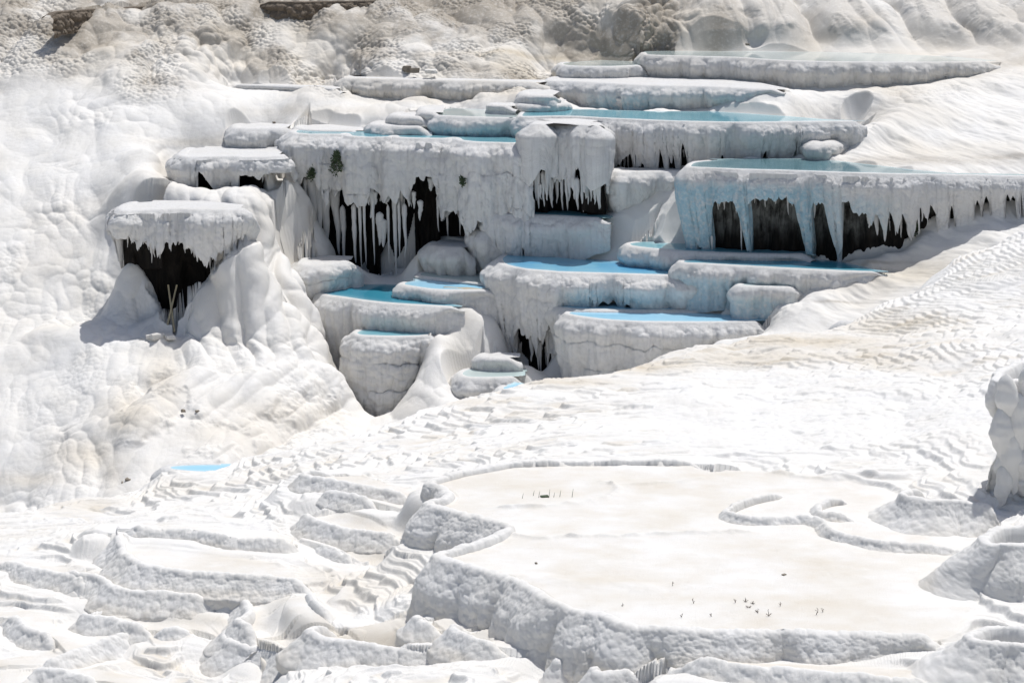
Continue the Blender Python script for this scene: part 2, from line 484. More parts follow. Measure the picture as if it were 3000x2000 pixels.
def pool_mesh(poly, L, mat, root):
    """water sheet as a fine grid; 'shore' is 1 at the bank and falls off towards the middle"""
    st = .07
    x = np.arange(poly[:, 0].min() - .2, poly[:, 0].max() + .2, st); y = np.arange(poly[:, 1].min() - .2, poly[:, 1].max() + .2, st)
    X, Y = np.meshgrid(x, y); d = poly_dist(np.vstack([poly, poly[:1]]), X, Y); ins = poly_inside(poly, X, Y)
    ok = ins | (d < .09)
    Q = grid_quads(len(y), len(x)); Q = Q[ok.ravel()[Q].all(1)]
    V = np.stack([X, Y, 0 * X + poly[0, 2]], -1).reshape(-1, 3) - L
    u, inv = np.unique(Q, return_inverse=True)
    sh = np.exp(-np.where(ins, d, 0) / .16).ravel()[u]
    link('pool_water', mesh_np('pool_water', V[u], inv.reshape(Q.shape), mat, attrs={'shore': sh}), root)

def flat(poly, name, mat, parent=None):
    bm = bmesh.new()
    vs = [bm.verts.new(p) for p in poly]
    try:
        f = bm.faces.new(vs)
        if f.normal.z < 0 or sum((poly[i][0] * poly[(i + 1) % len(poly)][1] - poly[(i + 1) % len(poly)][0] * poly[i][1]) for i in range(len(poly))) < 0: f.normal_flip()
    except ValueError: pass
    bmesh.ops.triangulate(bm, faces=bm.faces[:])
    me = bpy.data.meshes.new(name); bm.to_mesh(me); bm.free(); me.materials.append(mat)
    return link(name, me, parent)

def knob(root, L, x, y0, y1, w, Y):
    o = stalactite(root, L, x, y0, y1, w, Y, None, 'frosted_knob')

def stalactite(root, L, x, y0, y1, w, Y, mat=None, nm='stalactite'):
    A, B = D(x, y0, Y), D(x + (y1 - y0) * .03, y1, Y + .08)
    n, k = 26, 12
    r0 = w / F * Y / 2
    t = np.linspace(0, 1, n); sd = int(x * 3 + y0)
    prof = r0 * (np.clip(t / (.4 if nm == 'hanging_lobe' else .08), 0, 1) ** .5) * (1 - t ** (3 if nm == 'hanging_lobe' else 1.6) * .85) * (1 + .22 * fbm(np.stack([t * 6, 0 * t, 0 * t + sd], -1), 2, sd))
    prof[-1] *= .2
    a = np.linspace(0, 2 * np.pi, k, endpoint=False)
    wob = fbm(np.stack([t * 3, 0 * t + 5, 0 * t + sd * .37], -1), 2, sd + 1) * r0 * .7 * t
    C = A[None] + (B - A)[None] * t[:, None]; C[:, 0] += wob
    P = np.stack([C[:, None, 0] + prof[:, None] * np.cos(a), C[:, None, 1] + prof[:, None] * np.sin(a) * .8, C[:, None, 2] + 0 * a[None]], -1)
    P += (bubbles(P / .09, sd) * .18 * prof[:, None])[..., None] * np.stack([np.cos(a), np.sin(a), 0 * a], -1)[None]
    z = np.zeros(P.shape[:2])
    return link(nm, mesh_np(nm, P - L, grid_quads(n, k, True), mat or M_TERR, attrs={'stain': z, 'grey': z}), root)
# ================================================================== the cascade
COLS = ((1.0, .10), (.38, .04))
terrace('long topmost pool with a thin beige rim below the smooth grey cliff',
        [(1880,150,205),(1884,157,214),(1900,161,218),(2040,165,232),(2160,168,258),(2270,176,262),(2400,180,256),(2600,182,250),(2720,182,243),(2820,181,225),(2930,178,200)],
        (2160,168,81), endfade=.8, water=[(2800,167),(2600,157),(2400,152),(2200,150),(1950,149)], wmat='pale', lobes=((1.6,.06),), stain=.3)
terrace('small shallow basin with a white rim and beige back, left of the topmost pool',
        [(1690,180,218),(1645,183,221),(1640,188,223),(1660,192,224),(1700,194,224),(1800,194,223),(1870,191,223),(1895,189,223)],
        (1700,193,82), water=[(1890,181),(1760,176)], wmat='pale')
terrace('broad white-topped dry terrace whose front is tinted blue, second step below the cliff',
        [(1640,221,268),(1612,226,275),(1603,232,278),(1614,236,283),(1661,237,302),(1759,242,319),(1893,249,327),(2000,251,322),(2089,253,312),(2187,258,285),(2300,262,268)],
        (1893,249,78), floor=[(2300,255),(2200,235),(2000,215),(1850,213),(1700,216)], lobes=((1.5,.14),(.5,.04)), mat=M_BLUE_BOUNCE, blue=[(1740,1960,.25,.8)],
        stal=[(1783,275,322,26),(1825,285,322,40)])
terrace('rounded white hump at the left foot of the broad white-topped terrace, upper tier',
        [(1600,258,276),(1535,263,284),(1524,270,292),(1540,277,300),(1600,280,296),(1640,276,290)], (1540,277,76.9), floor=[(1640,266)], lobes=((.7,.1),))
terrace('rounded white hump beside the blue pool with grey slit wall, lower tier',
        [(1600,284,300),(1520,296,322),(1516,302,330),(1535,306,332),(1600,306,328),(1655,302,322),(1668,296,318)], (1535,306,76.4), floor=[(1660,290)], lobes=((.8,.1),))
terrace('long grey wall with thin dark slits holding a blue pool above the drip columns',
        [(1600,320,345),(1535,325,395),(1519,334,412),(1524,341,416),(1571,341,430),(1625,340,430),(1692,341,490),(1759,345,500),(1848,349,505),(2000,355,478),(2179,358,470),(2268,357,466),(2357,356,445),(2450,355,405),(2540,354,375)],
        (1759,345,74), water=[(2420,349),(2300,339),(2100,326),(1938,326),(1759,321),(1620,318)], wmat='teal',
        curtain=[(1500,600),(1740,600),(1758,440),(1780,455),(1800,490),(1850,455),(1870,500),(1895,470),(1915,560),(2600,600)], tooth=(.25,.6), slits=[(1890,2120,.3,1.0),(2120,2340,.34,.7)],
        rock=(1750,2345,.35,.1), bulge=.05, lobes=((1.3,.07),(.3,.05)), drape=((.16,.04),))
terrace('pair of rounded drip columns with fringed black gaps, standing in a narrow turquoise pool',
        [(1600,350,560),(1566,356,600),(1561,363,612),(1585,363,616),(1620,359,616),(1655,361,616),(1690,365,616),(1735,367,616),(1752,369,612),(1759,362,560),(1752,354,500)],
        (1620,357,72.9), curtain=[(1555,520),(1565,560),(1575,500),(1590,505),(1620,490),(1640,520),(1660,525),(1690,535),(1698,460),(1712,520),(1730,560),(1745,545),(1760,520)], tooth=(.22,.7),
        rock=(1560,1765,.5,.1), lobes=((.9,.12),(.25,.05)), taper=.10, lip=.45, width=.5, cauli=((.28,.055,1.3),(.1,.02,1)), floor=[(1752,350),(1690,345),(1580,346)],
        stal=[(1568, 519, 589, 9), (1582, 538, 585, 11), (1599, 508, 588, 16), (1614, 519, 610, 16), (1630, 499, 597, 13), (1666, 516, 590, 13), (1680, 516, 585, 16), (1714, 502, 593, 11), (1730, 540, 591, 9), (1750, 498, 614, 16),(1574,480,612,16),(1590,500,606,12),(1607,495,575,18),(1645,500,618,12),(1658,510,618,12),(1690,520,616,16),(1705,480,622,14),(1742,540,600,12),(1755,500,612,10),(1722,540,600,9)])
terrace('narrow turquoise pool behind a plain grey rim, directly below the pair of drip columns',
        [(1480,611,745),(1444,614,762),(1434,620,766),(1446,626,766),(1491,627,745),(1536,628,742),(1625,631,724),(1714,636,690),(1790,640,648)],
        (1536,628,72), water=[(1790,630),(1700,617),(1580,608),(1490,608)], wmat='teal', lobes=((.9,.06),(.3,.03)), taper=.2,
        slits=[(1430,1590,.3,.6)], rock=(1430,1600,.35,.1),
        stal=[(1648,668,725,34)])
terrace('smooth rounded grey block left of the big blue curtain with black openings',
        [(1850,486,600),(1803,491,618),(1793,499,622),(1812,504,618),(1848,503,606),(1893,502,580),(1982,501,540),(2035,500,520)],
        (1848,500,72.2), floor=[(2030,493),(1900,487)], lobes=((.9,.09),), bulge=.06)
terrace('widest terrace at the right, a blue curtain with big black openings under a smooth pool',
        [(2110,466,500),(2040,472,540),(2020,477,600),(2012,483,650),(2015,488,690),(2040,490,728),(2134,494,735),(2223,497,738),(2312,499,742),(2446,504,750),(2580,508,720),(2680,510,695),(2759,511,625),(2870,513,602),(3000,516,570),(3120,519,560)],
        (2223,497,68.6), water=[(3100,511),(2780,506),(2670,496),(2580,485),(2450,470),(2357,464),(2200,463),(2080,465)], wmat='slate', mat=M_BLUE_BOUNCE, blue=[(1990,2440,.25,.95),(2400,2600,.6,.5)], slits=[(2720,2990,.3,.5)],
        curtain=[(2005,690),(2045,735),(2062,735),(2078,610),(2087,588),(2150,585),(2160,620),(2172,735),(2182,735),(2190,590),(2210,578),(2300,572),(2322,590),(2335,660),(2345,750),(2362,750),(2371,610),(2380,590),(2412,590),(2425,690),(2440,752),(2456,720),(2464,590),(2486,580),(2496,620),(2528,615),(2545,660),(2560,610),(2585,690),(2600,610),(2620,680),(2635,620),(2664,690),(2690,600),(2710,640),(2720,590),(2740,640),(3200,700)],
        tooth=(.14,.16), rock=(2005,3000,.42,.3), rockgrey=.95, lobes=((1.6,.05),), cauli=((.30,.045,1.1),(.1,.03,1)), drape=((.2,.035),), skew=.1, taper=.25, tpow=2, ds=.022,
        stal=[(2664,540,700,40),(2664,575,705,34),(2592,575,708,24),(2566,590,690,22),(2620,560,690,14),(2546,630,668,18),(2700,570,650,10),(2715,560,660,10),(2690,600,690,9),(2085,690,738,7),(2170,600,735,10),(2195,640,735,7)])
terrace('pale ledge with a curved blue face and thin pool below the wide blue curtain',
        [(1910,706,740),(1862,707,760),(1834,712,772),(1842,719,778),(1888,726,786),(1950,731,788),(2000,735,782),(2090,739,764),(2179,742,762),(2300,744,762),(2352,743,765),(2380,748,768)],
        (2179,742,68.2), water=[(2370,738),(2348,733),(2223,724),(2050,714),(1960,711),(1915,712)], wmat='teal', mat=M_BLUE_BOUNCE, blue=[(1820,2060,.25,1.0)], lobes=((1.2,.06),), bulge=.08)
terrace('deep blue crescent pool behind a soft grey rim in front of the wide curtain terrace',
        [(2060,752,800),(2005,757,810),(1990,765,826),(2008,770,834),(2060,772,838),(2112,775,834),(2223,781,830),(2357,788,832),(2469,793,816),(2540,796,806),(2600,796,801)],
        (2223,781,66.8), water=[(2560,788),(2500,773),(2446,764),(2357,758),(2223,756),(2100,752)], wmat='deep', mat=M_BLUE_BOUNCE, blue=[(1980,2330,.2,.6)], lobes=((1.0,.08),(.35,.04)), bulge=.05)
terrace('small lumpy basin with frosted knobs below the deep blue crescent pool',
        [(2210,826,860),(2166,830,870),(2164,835,874),(2214,838,876),(2321,840,872),(2350,836,856)], (2214,838,66.2), water=[(2330,829),(2220,826)], wmat='pale', mat=M_BLUE_BOUNCE, blue=[(2150,2330,.1,.7)], 
        lobes=((.5,.09),), cauli=((.2,.06,1),(.08,.02,1)))
terrace('large central sky blue pool with a tall icicle curtain hanging at its left',
        [(1540,740,790),(1488,742,840),(1466,750,880),(1460,760,910),(1467,770,955),(1487,778,1020),(1536,788,1080),(1600,793,1122),(1632,796,1010),(1660,797,895),(1759,800,888),(1893,804,890),(2000,806,887),(2032,804,874),(2044,797,855),(2030,789,840)],
        (1759,800,68.2), water=[(2012,796),(1940,778),(1826,764),(1714,757),(1625,752),(1580,739),(1530,739)], wmat='sky', mat=M_BLUE_BOUNCE, blue=[(1660,1930,.35,.75)], slits=[(1650,1900,.5,.3)],
        curtain=[(1455,1075),(1470,1010),(1490,1060),(1510,1000),(1540,955),(1560,985),(1585,985),(1610,965),(1640,935),(1665,920),(1700,990),(2100,990)], tooth=(.2,.75), rock=(1455,1668,.5,.3),
        lobes=((1.5,.26),(.4,.07)), drape=((.2,.05),), taper=.35, tpow=1.5, ds=.025,
        stal=[(1575,960,1085,15),(1600,930,1080,18),(1617,960,1100,14),(1636,950,1085,15),(1555,960,1060,16),(1652,1000,1070,9),(1583,1000,1112,8),(1548,850,935,46),(1595,835,905,52),(1490,900,960,30),(1522,860,930,24),(1642,828,886,44)])
terrace('thin light blue pool shelf squeezed between the central pool and the lowest blue pool',
        [(1690,876,950),(1640,880,955),(1603,888,960),(1611,896,965),(1640,900,975),(1687,905,940),(1783,907,930),(1900,908,930),(2000,908,930),(2120,908,930),(2190,906,925)],
        (1783,907,67.45), water=[(2160,902),(2060,893),(1960,886),(1783,885),(1650,880)], wmat='light', lobes=((.7,.1),), wdrop=.03)
terrace('lowest light blue pool with a tall lumpy grey front just above the foreground crest',
        [(1710,903,1120),(1670,909,1120),(1654,917,1120),(1675,923,1130),(1719,930,1130),(1783,937,1120),(1878,942,1100),(2000,943,1070),(2100,943,1050),(2200,941,1020),(2255,938,990)],
        (1783,937,66.0), water=[(2240,934),(2150,921),(2000,915),(1878,907),(1751,907)], wmat='light', lobes=((1.1,.12),(.45,.05)), tiers=(.85,.10), cauli=((.34,.08,1.2),(.13,.03,1)), wdrop=.03, bulge=.05)
terrace('left lower pool of dark teal water behind a tall curved grey rim',
        [(1000,831,850),(948,836,870),(927,845,930),(930,856,1000),(955,864,1095),(1000,870,1080),(1067,880,1010),(1156,889,990),(1281,896,930),(1320,898,912),(1362,898,903)],
        (1067,880,70.0), water=[(1345,893),(1284,883),(1300,866),(1160,833),(1010,830)], wmat='deep', lobes=((1.0,.08),(.3,.05)), drape=((.18,.06),), taper=.25, cauli=((.3,.05,1.3),(.12,.025,1)))
terrace('low frosted step with a blue front that divides the teal pool from shallow water behind',
        [(1215,819,855),(1177,826,868),(1179,834,874),(1246,845,880),(1299,849,882),(1325,849,872),(1400,849,864),(1465,849,862)],
        (1179,834,70.6), water=[(1455,832),(1400,826),(1300,819),(1215,817)], wmat='light', mat=M_BLUE_BOUNCE, blue=[(1160,1310,.05,.9)], lobes=((.3,.05),), cauli=((.12,.05,1),))
terrace('shallow milky basin with a frosted rim at the foot of the black cave',
        [(1262,790,808),(1224,799,818),(1226,808,822),(1312,819,830),(1402,830,838),(1465,838,844)], (1312,819,71.2), water=[(1450,800),(1390,790),(1270,788)], wmat='pale', lobes=((.4,.05),), cauli=((.14,.05,1),))
terrace('small pale blue pool on a tall tower of grey cauliflower bands',
        [(1095,958,1010),(1048,965,1210),(1034,975,1275),(1055,982,1280),(1125,985,1262),(1180,985,1190),(1225,984,1100),(1262,980,1030),(1290,974,1000)],
        (1125,985,68.2), water=[(1216,972),(1201,960),(1134,957),(1080,959)], wmat='teal', taper=.12, lobes=((1.3,.1),(.5,.06)), tiers=(.95,.2), cauli=((.34,.10,.8),(.14,.04,1)))
terrace('low rounded white basin in the shadowed notch above the foreground crest',
        [(1420,1068,1120),(1360,1080,1170),(1342,1093,1180),(1360,1103,1185),(1400,1106,1185),(1470,1105,1175),(1545,1100,1160)], (1400,1106,66), water=[(1540,1080),(1440,1068)], wmat='pale', lobes=((.9,.07),), bulge=.08)
terrace('white step behind the low basin in the shadowed notch',
        [(1450,1026,1066),(1407,1034,1072),(1408,1044,1074),(1460,1049,1072),(1530,1046,1070)], (1460,1049,67), floor=[(1525,1032)], lobes=((.7,.06),))
terrace('bright little white cup spilling over the foreground crest line',
        [(1500,1118,1150),(1462,1132,1180),(1470,1142,1185),(1520,1146,1185),(1570,1140,1180)], (1500,1145,64.6), water=[(1560,1128),(1510,1118)], wmat='light', lobes=((.5,.06),))
terrace('tall stalactite terrace over the largest black cave, left of centre',
        [(935,374,440),(882,376,450),(860,381,480),(856,386,520),(866,390,560),(880,391,600),(905,393,680),(940,393,748),(1000,393,755),(1012,391,770),(1025,398,810),(1080,402,834),(1140,401,834),(1155,397,800),(1166,402,770),(1240,405,722),(1305,405,705),(1333,403,700),(1350,411,730),(1402,416,772),(1480,418,768),(1565,419,768)],
        (1402,416,72.8), water=[(1560,398),(1520,392),(1400,391),(1330,397)], wmat='teal',
        curtain=[(850,560),(870,540),(890,560),(903,515),(925,520),(940,565),(955,600),(975,540),(1000,512),(1012,500),(1022,540),(1045,555),(1060,595),(1075,550),(1100,560),(1120,580),(1135,550),(1152,600),(1160,560),(1180,550),(1205,570),(1230,520),(1270,512),(1290,540),(1305,575),(1325,580),(1335,640),(1360,600),(1390,650),(1420,610),(1450,640),(1560,640)], tooth=(.32,.7),
        rock=(855,1500,.85,.15), lobes=((1.7,.34),(.42,.10)), drape=((.2,.07),), tiers=(1.1,.09), cauli=((.30,.085,1.3),(.11,.03,1)), ds=.022, taper=.22, skew=.03,
        stal=[(1003, 600, 783, 17), (1036, 596, 771, 17), (1090, 550, 777, 9), (1136, 598, 775, 9), (1184, 594, 758, 14), (1231, 585, 647, 17), (1282, 571, 680, 9), (1322, 546, 618, 20),(912,500,745,30),(934,520,748,26),(952,500,745,32),(981,500,745,30),(893,520,700,12),(1085,520,640,26),(1052,560,810,10),(1066,590,780,9),(1112,620,720,22),(1120,640,725,26),(1155,560,818,14),(1168,590,760,10),(1195,540,606,16),(1212,560,612,14),(1290,520,585,26),(1308,540,606,20),(1309,590,700,8),(1130,560,600,16),(1345,560,690,9),(1362,600,720,18),(1376,620,700,9),(1385,600,770,10),(1262,520,560,22),(1100,560,600,14),(1075,540,602,18),(1040,540,590,14),(1419,600,660,14),(1433,590,662,14)])
terrace('thin frosted slab lying on the left end of the tall stalactite terrace',
        [(910,362,382),(872,366,388),(864,373,392),(890,378,394),(950,381,395),(1011,382,395),(1070,382,395)], (950,381,76.6), ctrl=False, floor=[(1062,372),(960,362)], lobes=((.5,.05),), cauli=((.14,.05,1),))
terrace('white terrace with a blue tinted left corner behind the tall stalactite terrace',
        [(1310,317,350),(1264,326,380),(1262,333,395),(1285,338,399),(1321,340,399),(1402,343,399),(1518,345,399),(1565,343,399)], (1402,343,74.9), water=[(1520,329),(1430,320),(1330,317)], wmat='pale', mat=M_BLUE_BOUNCE, blue=[(1255,1480,.2,.75)], lobes=((1.2,.08),))
terrace('low upper left lobe beside the white blue-cornered terrace',
        [(1290,304,325),(1236,311,335),(1228,320,345),(1250,327,350),(1300,329,350)], (1250,327,75.9), floor=[(1300,312)], lobes=((.6,.06),))
terrace('small upper bun-shaped white mound between two pools',
        [(1200,324,350),(1155,329,356),(1150,336,362),(1190,341,362),(1263,342,362)], (1190,341,75.9), ctrl=False, floor=[(1258,330)], lobes=((.7,.07),), bulge=.08)
terrace('flat lower white mound on the rim of the tall stalactite terrace',
        [(1150,350,380),(1094,356,390),(1089,363,398),(1140,368,402),(1200,370,402),(1266,370,402)], (1140,368,75.5), ctrl=False, floor=[(1262,358)], lobes=((.8,.07),), bulge=.06)
terrace('tiny flat white mound standing alone in the pale shallows',
        [(1490,297,318),(1436,301,320),(1440,307,322),(1513,310,324)], (1440,307,76.3), floor=[(1510,300)], lobes=((.5,.05),))
terrace('mushroom-shaped white overhang with a fringe of icicles above the black cleft at the left',
        [(440,586,690),(382,590,690),(354,600,690),(346,611,700),(360,618,722),(385,617,765),(410,616,810),(445,614,865),(475,613,920),(490,612,970),(503,612,1005),(514,612,975),(526,612,925),(549,613,872),(594,614,812),(640,614,762),(665,614,725),(712,611,690),(724,603,680)],
        (487,612,68.7), curtain=[(345,668),(365,690),(400,705),(441,715),(503,705),(549,712),(575,740),(600,765),(625,745),(661,723),(690,700),(725,690)], tooth=(.17,.42),
        rock=(340,680,1.35,.9), fslope=.32, floor=[(715,597),(600,586),(450,584)], lobes=((1.3,.10),(.3,.04)), taper=.3, tpow=1.4, bulge=.12, lip=.45, width=.6, ds=.022,
        stal=[(577,690,768,17),(596,700,778,14),(425,690,716,12),(438,690,716,10),(503,680,718,14),(480,690,716,10),(545,690,722,22),(390,680,708,14),(460,690,704,10),(525,690,718,10)])
terrace('white block with two black hollows, right above the mushroom-shaped overhang',
        [(590,428,540),(546,433,560),(526,444,565),(523,453,570),(545,460,580),(600,459,580),(690,457,570),(700,460,566),(780,459,560),(825,455,545),(838,447,520)],
        (690,457,73.6), curtain=[(520,545),(545,560),(562,585),(572,580),(577,495),(595,515),(612,540),(625,556),(650,560),(690,558),(702,548),(706,508),(740,512),(758,526),(770,505),(840,500)], tooth=(.2,.05),
        rock=(540,790,.6,.4), lobes=((1.2,.10),(.5,.06)), floor=[(835,436),(700,428),(600,426)], lip=.3, width=.5, bulge=.05)
terrace('small grey boxy ledge with a hollow front, behind the block with two black hollows',
        [(740,358,420),(690,362,430),(680,369,437),(692,375,440),(760,376,440),(830,375,436),(860,370,430)], (692,375,76.8), floor=[(855,362),(760,357)], lobes=((1.3,.14),), tiers=(.6,.08))
terrace('long low beige wall with a knobbly front under the upper cliff',
        [(1008,218,262),(1005,225,275),(1020,229,280),(1200,233,292),(1400,237,288),(1580,241,266),(1615,238,252)], (1200,233,81), endfade=1.2, floor=[(1600,232),(1400,229),(1200,226),(1040,222)], stain=.55, lobes=((.8,.09),), cauli=((.5,.14,1),(.2,.05,1)))
terrace('low straight ledge below the left end of the upper cliff',
        [(665,246,256),(800,250,264),(1000,259,272)], (800,250,82), floor=[(990,250),(800,244)], lobes=((.6,.03),), wdrop=.02)
terrace('lumpy white basins at the foot of the columns of the tall stalactite terrace',
        [(925,748,800),(885,756,860),(874,768,888),(892,776,895),(940,776,850),(1000,768,810),(1045,758,790)], (940,776,71.7), floor=[(1035,748),(960,745)], lobes=((.7,.12),), bulge=.1, tiers=(.6,.1))
terrace('cream rounded buttress blocks at the right foot of the black cave',
        [(1275,700,780),(1258,708,790),(1262,716,795),(1290,722,795),(1340,724,795),(1392,724,800)], (1290,722,72.4), floor=[(1388,712),(1330,700)], lobes=((.55,.14),), bulge=.05, stain=.3)
terrace('cream fluted curtain foot beside the narrow turquoise pool',
        [(1405,655,760),(1388,664,800),(1392,672,806),(1410,676,806),(1432,676,806),(1450,672,800)], (1410,676,72.2), floor=[(1445,660)], lobes=((.28,.07),), drape=((.12,.05),), stain=.3)
terrace('small grey walled shelf at the right end of the foreground crest',
        [(2455,934,985),(2441,938,990),(2470,941,985),(2530,943,975),(2590,943,960)], (2470,941,60), floor=[(2585,937)], lobes=((.8,.02),), cauli=((.2,.02,1),))
# rounded bulge where the grey slit wall runs out
terrace('glossy beige rounded bulge at the right end of the grey slit wall',
        [(2440,385,440),(2385,398,456),(2372,410,460),(2385,418,460),(2430,416,458),(2470,404,440),(2520,386,410)], (2385,418,71.6), floor=[(2500,380)], lip=.4, width=.6, lobes=((.8,.12),), bulge=.15, stain=.25)

terrace('small light blue pool peeping over the left end of the foreground crest',
        [(660,1354,1420),(560,1355,1420),(497,1360,1420),(478,1368,1420),(498,1377,1420),(560,1383,1430),(640,1386,1430),(720,1384,1430)], (560,1383,43.2), water=[(740,1376),(720,1356)], wmat='light', lobes=((.8,.03),), endfade=.1, taper=.1, ctrl=False)
M_SOIL = travertine('eroded brown soil', base=(.20, .16, .12, 1), stain=(.3, .25, .18, 1), fine=14, dist=.1, bump=1.)
SOIL = dict(name='soil_bank', cat='bank', mat=M_SOIL, group='dark eroded banks along the top of the slope', ctrl=False, lobes=((.5, .12),), cauli=((.4, .22, .7), (.15, .09, 1)), drips=0, taper=.2)
terrace('dark brown overhanging bank of eroded soil at the top left', [(150,36,42),(240,29,36),(330,24,30),(460,18,24),(560,15,20),(640,11,15)], (330,24,86.6), **SOIL)
terrace('thin brown soil bank at the very top, left of centre', [(760,4,9),(860,6,13),(960,4,14),(1050,3,16),(1130,2,10)], (960,4,87.3), **SOIL)
# ================================================================== foreground basins
FGR = 'dry basin rims of the white foreground slope'
FK = dict(fg=True, group=FGR, name='dry_basin', cat='basin', mat=M_RIM, ds=.016, dh=.016, lip=.06, width=.17, inner=.35, crest=.9, slope=.8,
          cauli=((.15,.032,1.),(.05,.016,1.)), drape=((.1,.012),), bury=.25)
def basin(label, pts, ref, **kw):
    k = dict(FK); k.update(kw); return terrace(label, pts, ref, **k)
Z1 = (1594, 1746, 28.55)
basin('largest dry basin with a pinkish flat floor behind a tall grey lobed wall',
      [(2080,1347,12),(1893,1345,14),(1625,1347,14),(1500,1352,16),(1446,1362,18),(1357,1377,20),(1290,1394,25),(1256,1408,40),(1290,1424,50),(1310,1442,55),(1296,1458,60),(1258,1466,95),(1266,1478,110),(1304,1488,115),(1357,1505,110),(1429,1521,95),(1473,1534,70),(1486,1545,50),(1451,1566,60),(1393,1588,90),(1330,1606,110),(1288,1616,140),(1281,1628,165),(1312,1640,165),(1379,1660,160),(1438,1673,165),(1491,1690,175),(1558,1720,170),(1594,1746,160),(1670,1780,135),(1740,1795,130),(1781,1808,125),(1826,1824,130),(1893,1833,125),(2000,1842,75),(2130,1848,80),(2223,1850,80),(2357,1851,80),(2446,1853,75),(2560,1855,60),(2670,1860,40),(2804,1878,25)],
      Z1, big=.9, fstain=.5, floor=[(2860,1840),(2900,1760),(2860,1680),(2900,1610),(2860,1500),(2700,1430),(2500,1385),(2300,1360),(2100,1346)],
      lobes=((.85,.24),(.3,.04)), bury=.55, bulge=.04, slope=.3)
basin('cream floored side basin with an S-shaped low rim inside the largest basin',
      [(2310,1428,10),(2270,1440,14),(2200,1456,16),(2150,1474,20),(2122,1494,26),(2160,1509,28),(2223,1516,26),(2357,1512,24),(2402,1524,28),(2430,1552,32),(2491,1568,30),(2580,1587,28),(2714,1597,24),(2880,1610,15)],
      (2223,1516,32.57), zoff=.03, floor=[(2900,1570),(2860,1480),(2700,1440),(2500,1420)], lobes=((.3,.07),(.12,.03)), width=.13, lip=.04)
basin('small cream basin with a crooked rim below the lobed mounds at the right',
      [(2520,1452,12),(2446,1458,18),(2393,1474,24),(2400,1492,28),(2440,1503,24),(2490,1510,22),(2540,1522,12)],
      (2400,1492,33.06), zoff=.03, floor=[(2600,1560),(2800,1550),(2700,1470)], lobes=((.3,.07),(.12,.03)), width=.13, lip=.04)
basin('left dry basin with a yellowish floor and a curved rim',
      [(344,1545,22),(337,1556,50),(345,1580,95),(354,1612,100),(380,1632,90),(402,1646,80),(446,1658,68),(536,1671,62),(625,1680,55),(759,1689,55),(850,1695,48),(893,1704,40),(912,1716,25)],
      (625,1680,32.7), big=2.0, fstain=.5, floor=[(950,1700),(1000,1670),(950,1640),(880,1610),(800,1600),(670,1585),(560,1568),(400,1553)], lobes=((.6,.12),(.25,.03)), slope=.85)
basin('higher riser behind the yellowish left basin, its shaded face towards the viewer',
      [(325,1540,12),(402,1543,28),(500,1549,28),(580,1556,28),(670,1574,32),(804,1583,34),(862,1579,38),(872,1565,25)], (580,1556,34.75), floor=[(860,1545),(700,1535),(500,1528),(350,1530)], lobes=((.4,.04),))
basin('low continuing riser right of the yellowish left basin',
      [(880,1582,25),(940,1598,30),(1000,1620,28),(1060,1640,20)], (940,1598,34.4), floor=[(1050,1610),(950,1580)], lobes=((.4,.05),))
basin('narrow stepped rim just left of the neck of the largest basin',
      [(950,1492,14),(900,1498,40),(892,1508,52),(930,1526,50),(1000,1546,48),(1070,1556,45),(1134,1566,42),(1214,1578,35)], (1000,1546,34.6), floor=[(1200,1555),(1120,1530),(1020,1500)], lobes=((.5,.08),), slope=.8)
basin('small rim above the narrow stepped rim, by the upper pond edge',
      [(1010,1377,12),(905,1380,20),(882,1388,45),(900,1396,50),(960,1404,45),(1060,1422,42),(1160,1442,40),(1225,1458,32)], (1000,1410,36.9), floor=[(1220,1430),(1100,1392)], lobes=((.5,.07),), slope=.8)
basin('short hooked rim with a cream pocket left of the narrow stepped rim',
      [(1000,1425,14),(950,1432,30),(985,1442,38),(1060,1455,36),(1120,1470,30)], (985,1442,36.0), floor=[(1110,1450)], lobes=((.4,.05),))
basin('wedge shaped rim at the lower left whose shaded side faces right',
      [(560,1734,20),(650,1742,70),(700,1747,80),(716,1765,80),(722,1790,75),(690,1812,85),(705,1822,80),(730,1842,60),(737,1862,40)], (722,1790,31.6), floor=[(800,1830),(860,1760),(760,1715),(640,1715)], lobes=((.4,.09),), slope=.8)
basin('long lower rim running to the bottom edge below the wedge shaped rim',
      [(745,1866,20),(690,1842,50),(655,1850,90),(665,1872,105),(720,1890,100),(790,1903,95),(850,1930,85),(930,1948,70),(1010,1958,60),(1080,1975,50)], (790,1903,30.4), floor=[(1060,1930),(950,1890),(820,1870)], lobes=((.5,.10),(.2,.03)), slope=.8)
basin('dark edged wedge rim in the middle of the pinkish left floor',
      [(1010,1812,20),(975,1816,45),(940,1828,60),(900,1845,75),(930,1862,80),(1000,1876,70),(1089,1887,65),(1179,1903,55),(1268,1909,50),(1357,1914,40)], (985,1806,30.4), floor=[(1330,1890),(1250,1850),(1200,1800),(1060,1720),(950,1700)], lobes=((.5,.10),(.2,.03)), slope=.75)
basin('short hooked ridge dropping to the pinkish left floor on its right',
      [(990,1806,25),(955,1780,45),(925,1752,50),(905,1724,45),(865,1726,20)], (925,1752,31.5), lobes=((.3,.06),))
basin('small cream pocket basin touching the left foot of the tall lobed wall',
      [(1290,1786,14),(1223,1800,35),(1212,1808,48),(1240,1818,50),(1290,1826,46),(1325,1830,40)], (1240,1818,29.3), floor=[(1345,1806)], lobes=((.4,.07),))
basin('second cream pocket basin lower along the foot of the tall lobed wall',
      [(1400,1812,12),(1340,1820,40),(1318,1836,60),(1345,1852,62),(1400,1872,58),(1460,1886,50),(1520,1892,40)], (1345,1852,28.7), floor=[(1500,1870),(1430,1830)], lobes=((.45,.08),))
